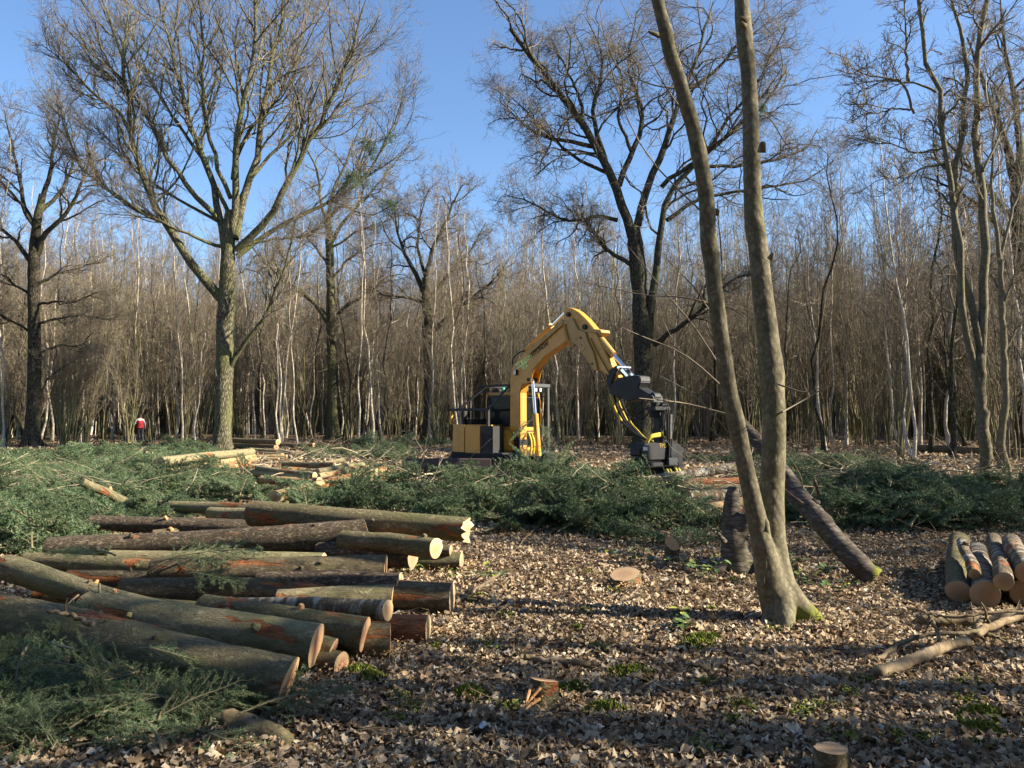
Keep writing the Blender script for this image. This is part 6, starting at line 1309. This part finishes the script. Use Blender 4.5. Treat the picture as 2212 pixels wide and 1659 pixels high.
# ---------------------------------------------------------------- dark fir tuft bundles lodged in oak crowns
for i, (px, py, D, s, lab) in enumerate(((800, 300, 33.5, 1.4, 'fir spray lodged in the upper right of the tallest oak crown'), (768, 365, 33.3, 1.7, 'larger fir spray hanging below the upper one in the oak crown'), (835, 290, 33.8, 1.0, 'small dark fir tuft at the right rim of the oak crown'), (455, 335, 34, 1.0, 'fir tuft caught in the middle of the tallest oak'), (830, 435, 44, 1.6, 'fir spray on the low-limbed oak right limb'), (1652, 222, 34.5, 1.0, 'green tuft high in the spreading oak behind the twin stems'))):
    root = empty('fir_spray', at(px, py, D)); tag(root, lab, 'branch', 'fir sprays lodged in the oaks')
    for j in range(5):
        o = link('spray', FR_FAR[j % 3], None, root, (0, 0, 0), (g7.normal(0, .5), .9+g7.normal(0, .3), g7.random()*6.28)); o.scale = (s*.5,)*3
# ---------------------------------------------------------------- worker walking off to the left
def person():
    b = on(303, 958, 0); D = b[1]; root = empty('person', b, R_(125)); tag(root, 'person in red vest, grey sleeves and dark trousers walking left with a red can', 'person')
    J = {'pel': (0, 0, .93, .15), 'wai': (.03, 0, 1.08, .14), 'che': (.08, 0, 1.30, .165), 'nk': (.13, 0, 1.47, .06), 'hd': (.17, 0, 1.56, .085), 'tp': (.19, 0, 1.68, .075),
         'ls': (.09, .18, 1.40, .065), 'le': (.10, .30, 1.14, .05), 'lh': (.28, .33, .98, .04), 'rs': (.09, -.18, 1.40, .065), 're': (.06, -.26, 1.12, .05), 'rh': (.16, -.27, .88, .04),
         'lp': (0, .09, .88, .10), 'lk': (.13, .10, .50, .07), 'la': (.05, .11, .09, .05), 'lt': (.20, .12, .04, .04), 'rp': (0, -.09, .88, .10), 'rk': (-.05, -.10, .49, .07), 'ra': (-.28, -.10, .12, .05), 'rt': (-.16, -.11, .05, .04)}
    E = [('pel', 'wai'), ('wai', 'che'), ('che', 'nk'), ('nk', 'hd'), ('hd', 'tp'), ('che', 'ls'), ('ls', 'le'), ('le', 'lh'), ('che', 'rs'), ('rs', 're'), ('re', 'rh'), ('pel', 'lp'), ('lp', 'lk'), ('lk', 'la'), ('la', 'lt'), ('pel', 'rp'), ('rp', 'rk'), ('rk', 'ra'), ('ra', 'rt')]
    K = list(J); V = [J[k][:3] for k in K]; R = [J[k][3] for k in K]; Ed = [(K.index(a), K.index(c)) for a, c in E]
    for s, side in (('lh', 1), ('rh', -1)):                      # fingers and thumb
        h = np.array(J[s][:3]); hi = K.index(s) if s in K else 0
        for q in range(5):
            d = np.array((.03, (q-2)*.018*side, -.07)) if q else np.array((.05, -.01*side, -.03)); V.append(tuple(h+d*.6)); R.append(.013); V.append(tuple(h+d+np.array((.01, 0, -.03)))); R.append(.010); Ed += [(hi, len(V)-2), (len(V)-2, len(V)-1)]
    me = bpy.data.meshes.new('body'); me.from_pydata(V, Ed, []); ob = bpy.data.objects.new('body', me); COL.objects.link(ob)
    sk = ob.modifiers.new('skin', 'SKIN'); ob.modifiers.new('sub', 'SUBSURF').levels = 2
    for i, r in enumerate(R): me.skin_vertices[0].data[i].radius = (r, r)
    me.skin_vertices[0].data[0].use_root = True
    out = bpy.data.meshes.new_from_object(ob.evaluated_get(bpy.context.evaluated_depsgraph_get())); bpy.data.objects.remove(ob); out.shade_smooth()
    skin = simple('skin', (.42, .26, .19), .1, 5, .6, .3); grey = simple('grey_sleeve', (.36, .35, .36), .15, 12, .9, .1); dark = simple('dark_trousers', (.05, .05, .062), .25, 9, .9, .1); boot = simple('dark_boot', (.03, .025, .02), .2, 9, .8, .2)
    for m in (skin, grey, dark, boot): out.materials.append(m)
    for p in out.polygons:
        c = p.center; arm = abs(c.y) > .17 and c.z > .8
        p.material_index = 3 if c.z < .11 else 2 if (c.z < .98 and not (abs(c.y) > .21 and c.z > .82)) else 0 if (c.z > 1.47 or (abs(c.y) > .21 and c.z < .98)) else 1
    link('body', out, None, root)
    def shell(name, rows, mt, n=20):
        Vv = []; 
        for (x, z, rx, ry) in rows: Vv += [(x+rx*math.cos(6.2832*i/n), ry*math.sin(6.2832*i/n), z) for i in range(n)]
        fs = [(r*n+i, r*n+(i+1) % n, (r+1)*n+(i+1) % n, (r+1)*n+i) for r in range(len(rows)-1) for i in range(n)]
        return MB().add(Vv, fs).build(name, mt, root, smooth=True)
    shell('vest', [(.0, .92, .175, .20), (.02, 1.02, .165, .19), (.04, 1.12, .165, .185), (.07, 1.25, .175, .195), (.085, 1.36, .165, .185), (.10, 1.42, .13, .15)], simple('red_vest', (.42, .035, .045), .15, 8, .85, .2))
    shell('shoulder_yoke', [(.085, 1.355, .175, .196), (.10, 1.42, .142, .165), (.12, 1.47, .08, .085)], simple('pale_yoke', (.50, .44, .40), .1, 8, .85, .2))
    hair = MB(); c = Vector((.165, 0, 1.635)); rows = []
    shell('hair', [(.15, 1.55, .085, .088), (.15, 1.60, .10, .10), (.16, 1.66, .105, .10), (.17, 1.71, .085, .085), (.18, 1.745, .04, .04), (.18, 1.75, .002, .002)], simple('brown_hair', (.035, .022, .015), .3, 20, .7, .3))
    nose = MB().cyl((.255, 0, 1.60), (.275, 0, 1.59), .018, 6, .008).build('nose', skin, root)
    can = empty('fuel_can', on(303, 958, 0)); 
    off = Matrix.Rotation(R_(125), 3, 'Z') @ Vector((.30, .33, 0)); can.location = (b[0]+off.x, b[1]+off.y, 0); can.rotation_euler = (0, 0, R_(125)); tag(can, 'red fuel can in the hand of the person in the red vest', 'fuel can')
    rd = simple('red_plastic', (.60, .03, .03), .1, 5, .4, .4); MB().prism([(-.11, .66), (.11, .66), (.12, .86), (.04, .90), (-.11, .90)], -.06, .06).build('can_body', rd, can, .02); MB().tube([(-.09, 0, .89), (-.08, 0, .955), (.02, 0, .955), (.04, 0, .89)], .014, 8).build('handle', rd, can, smooth=True); MB().cyl((.09, 0, .86), (.15, 0, .93), .02, 8).build('spout', M_INK, can)
person()
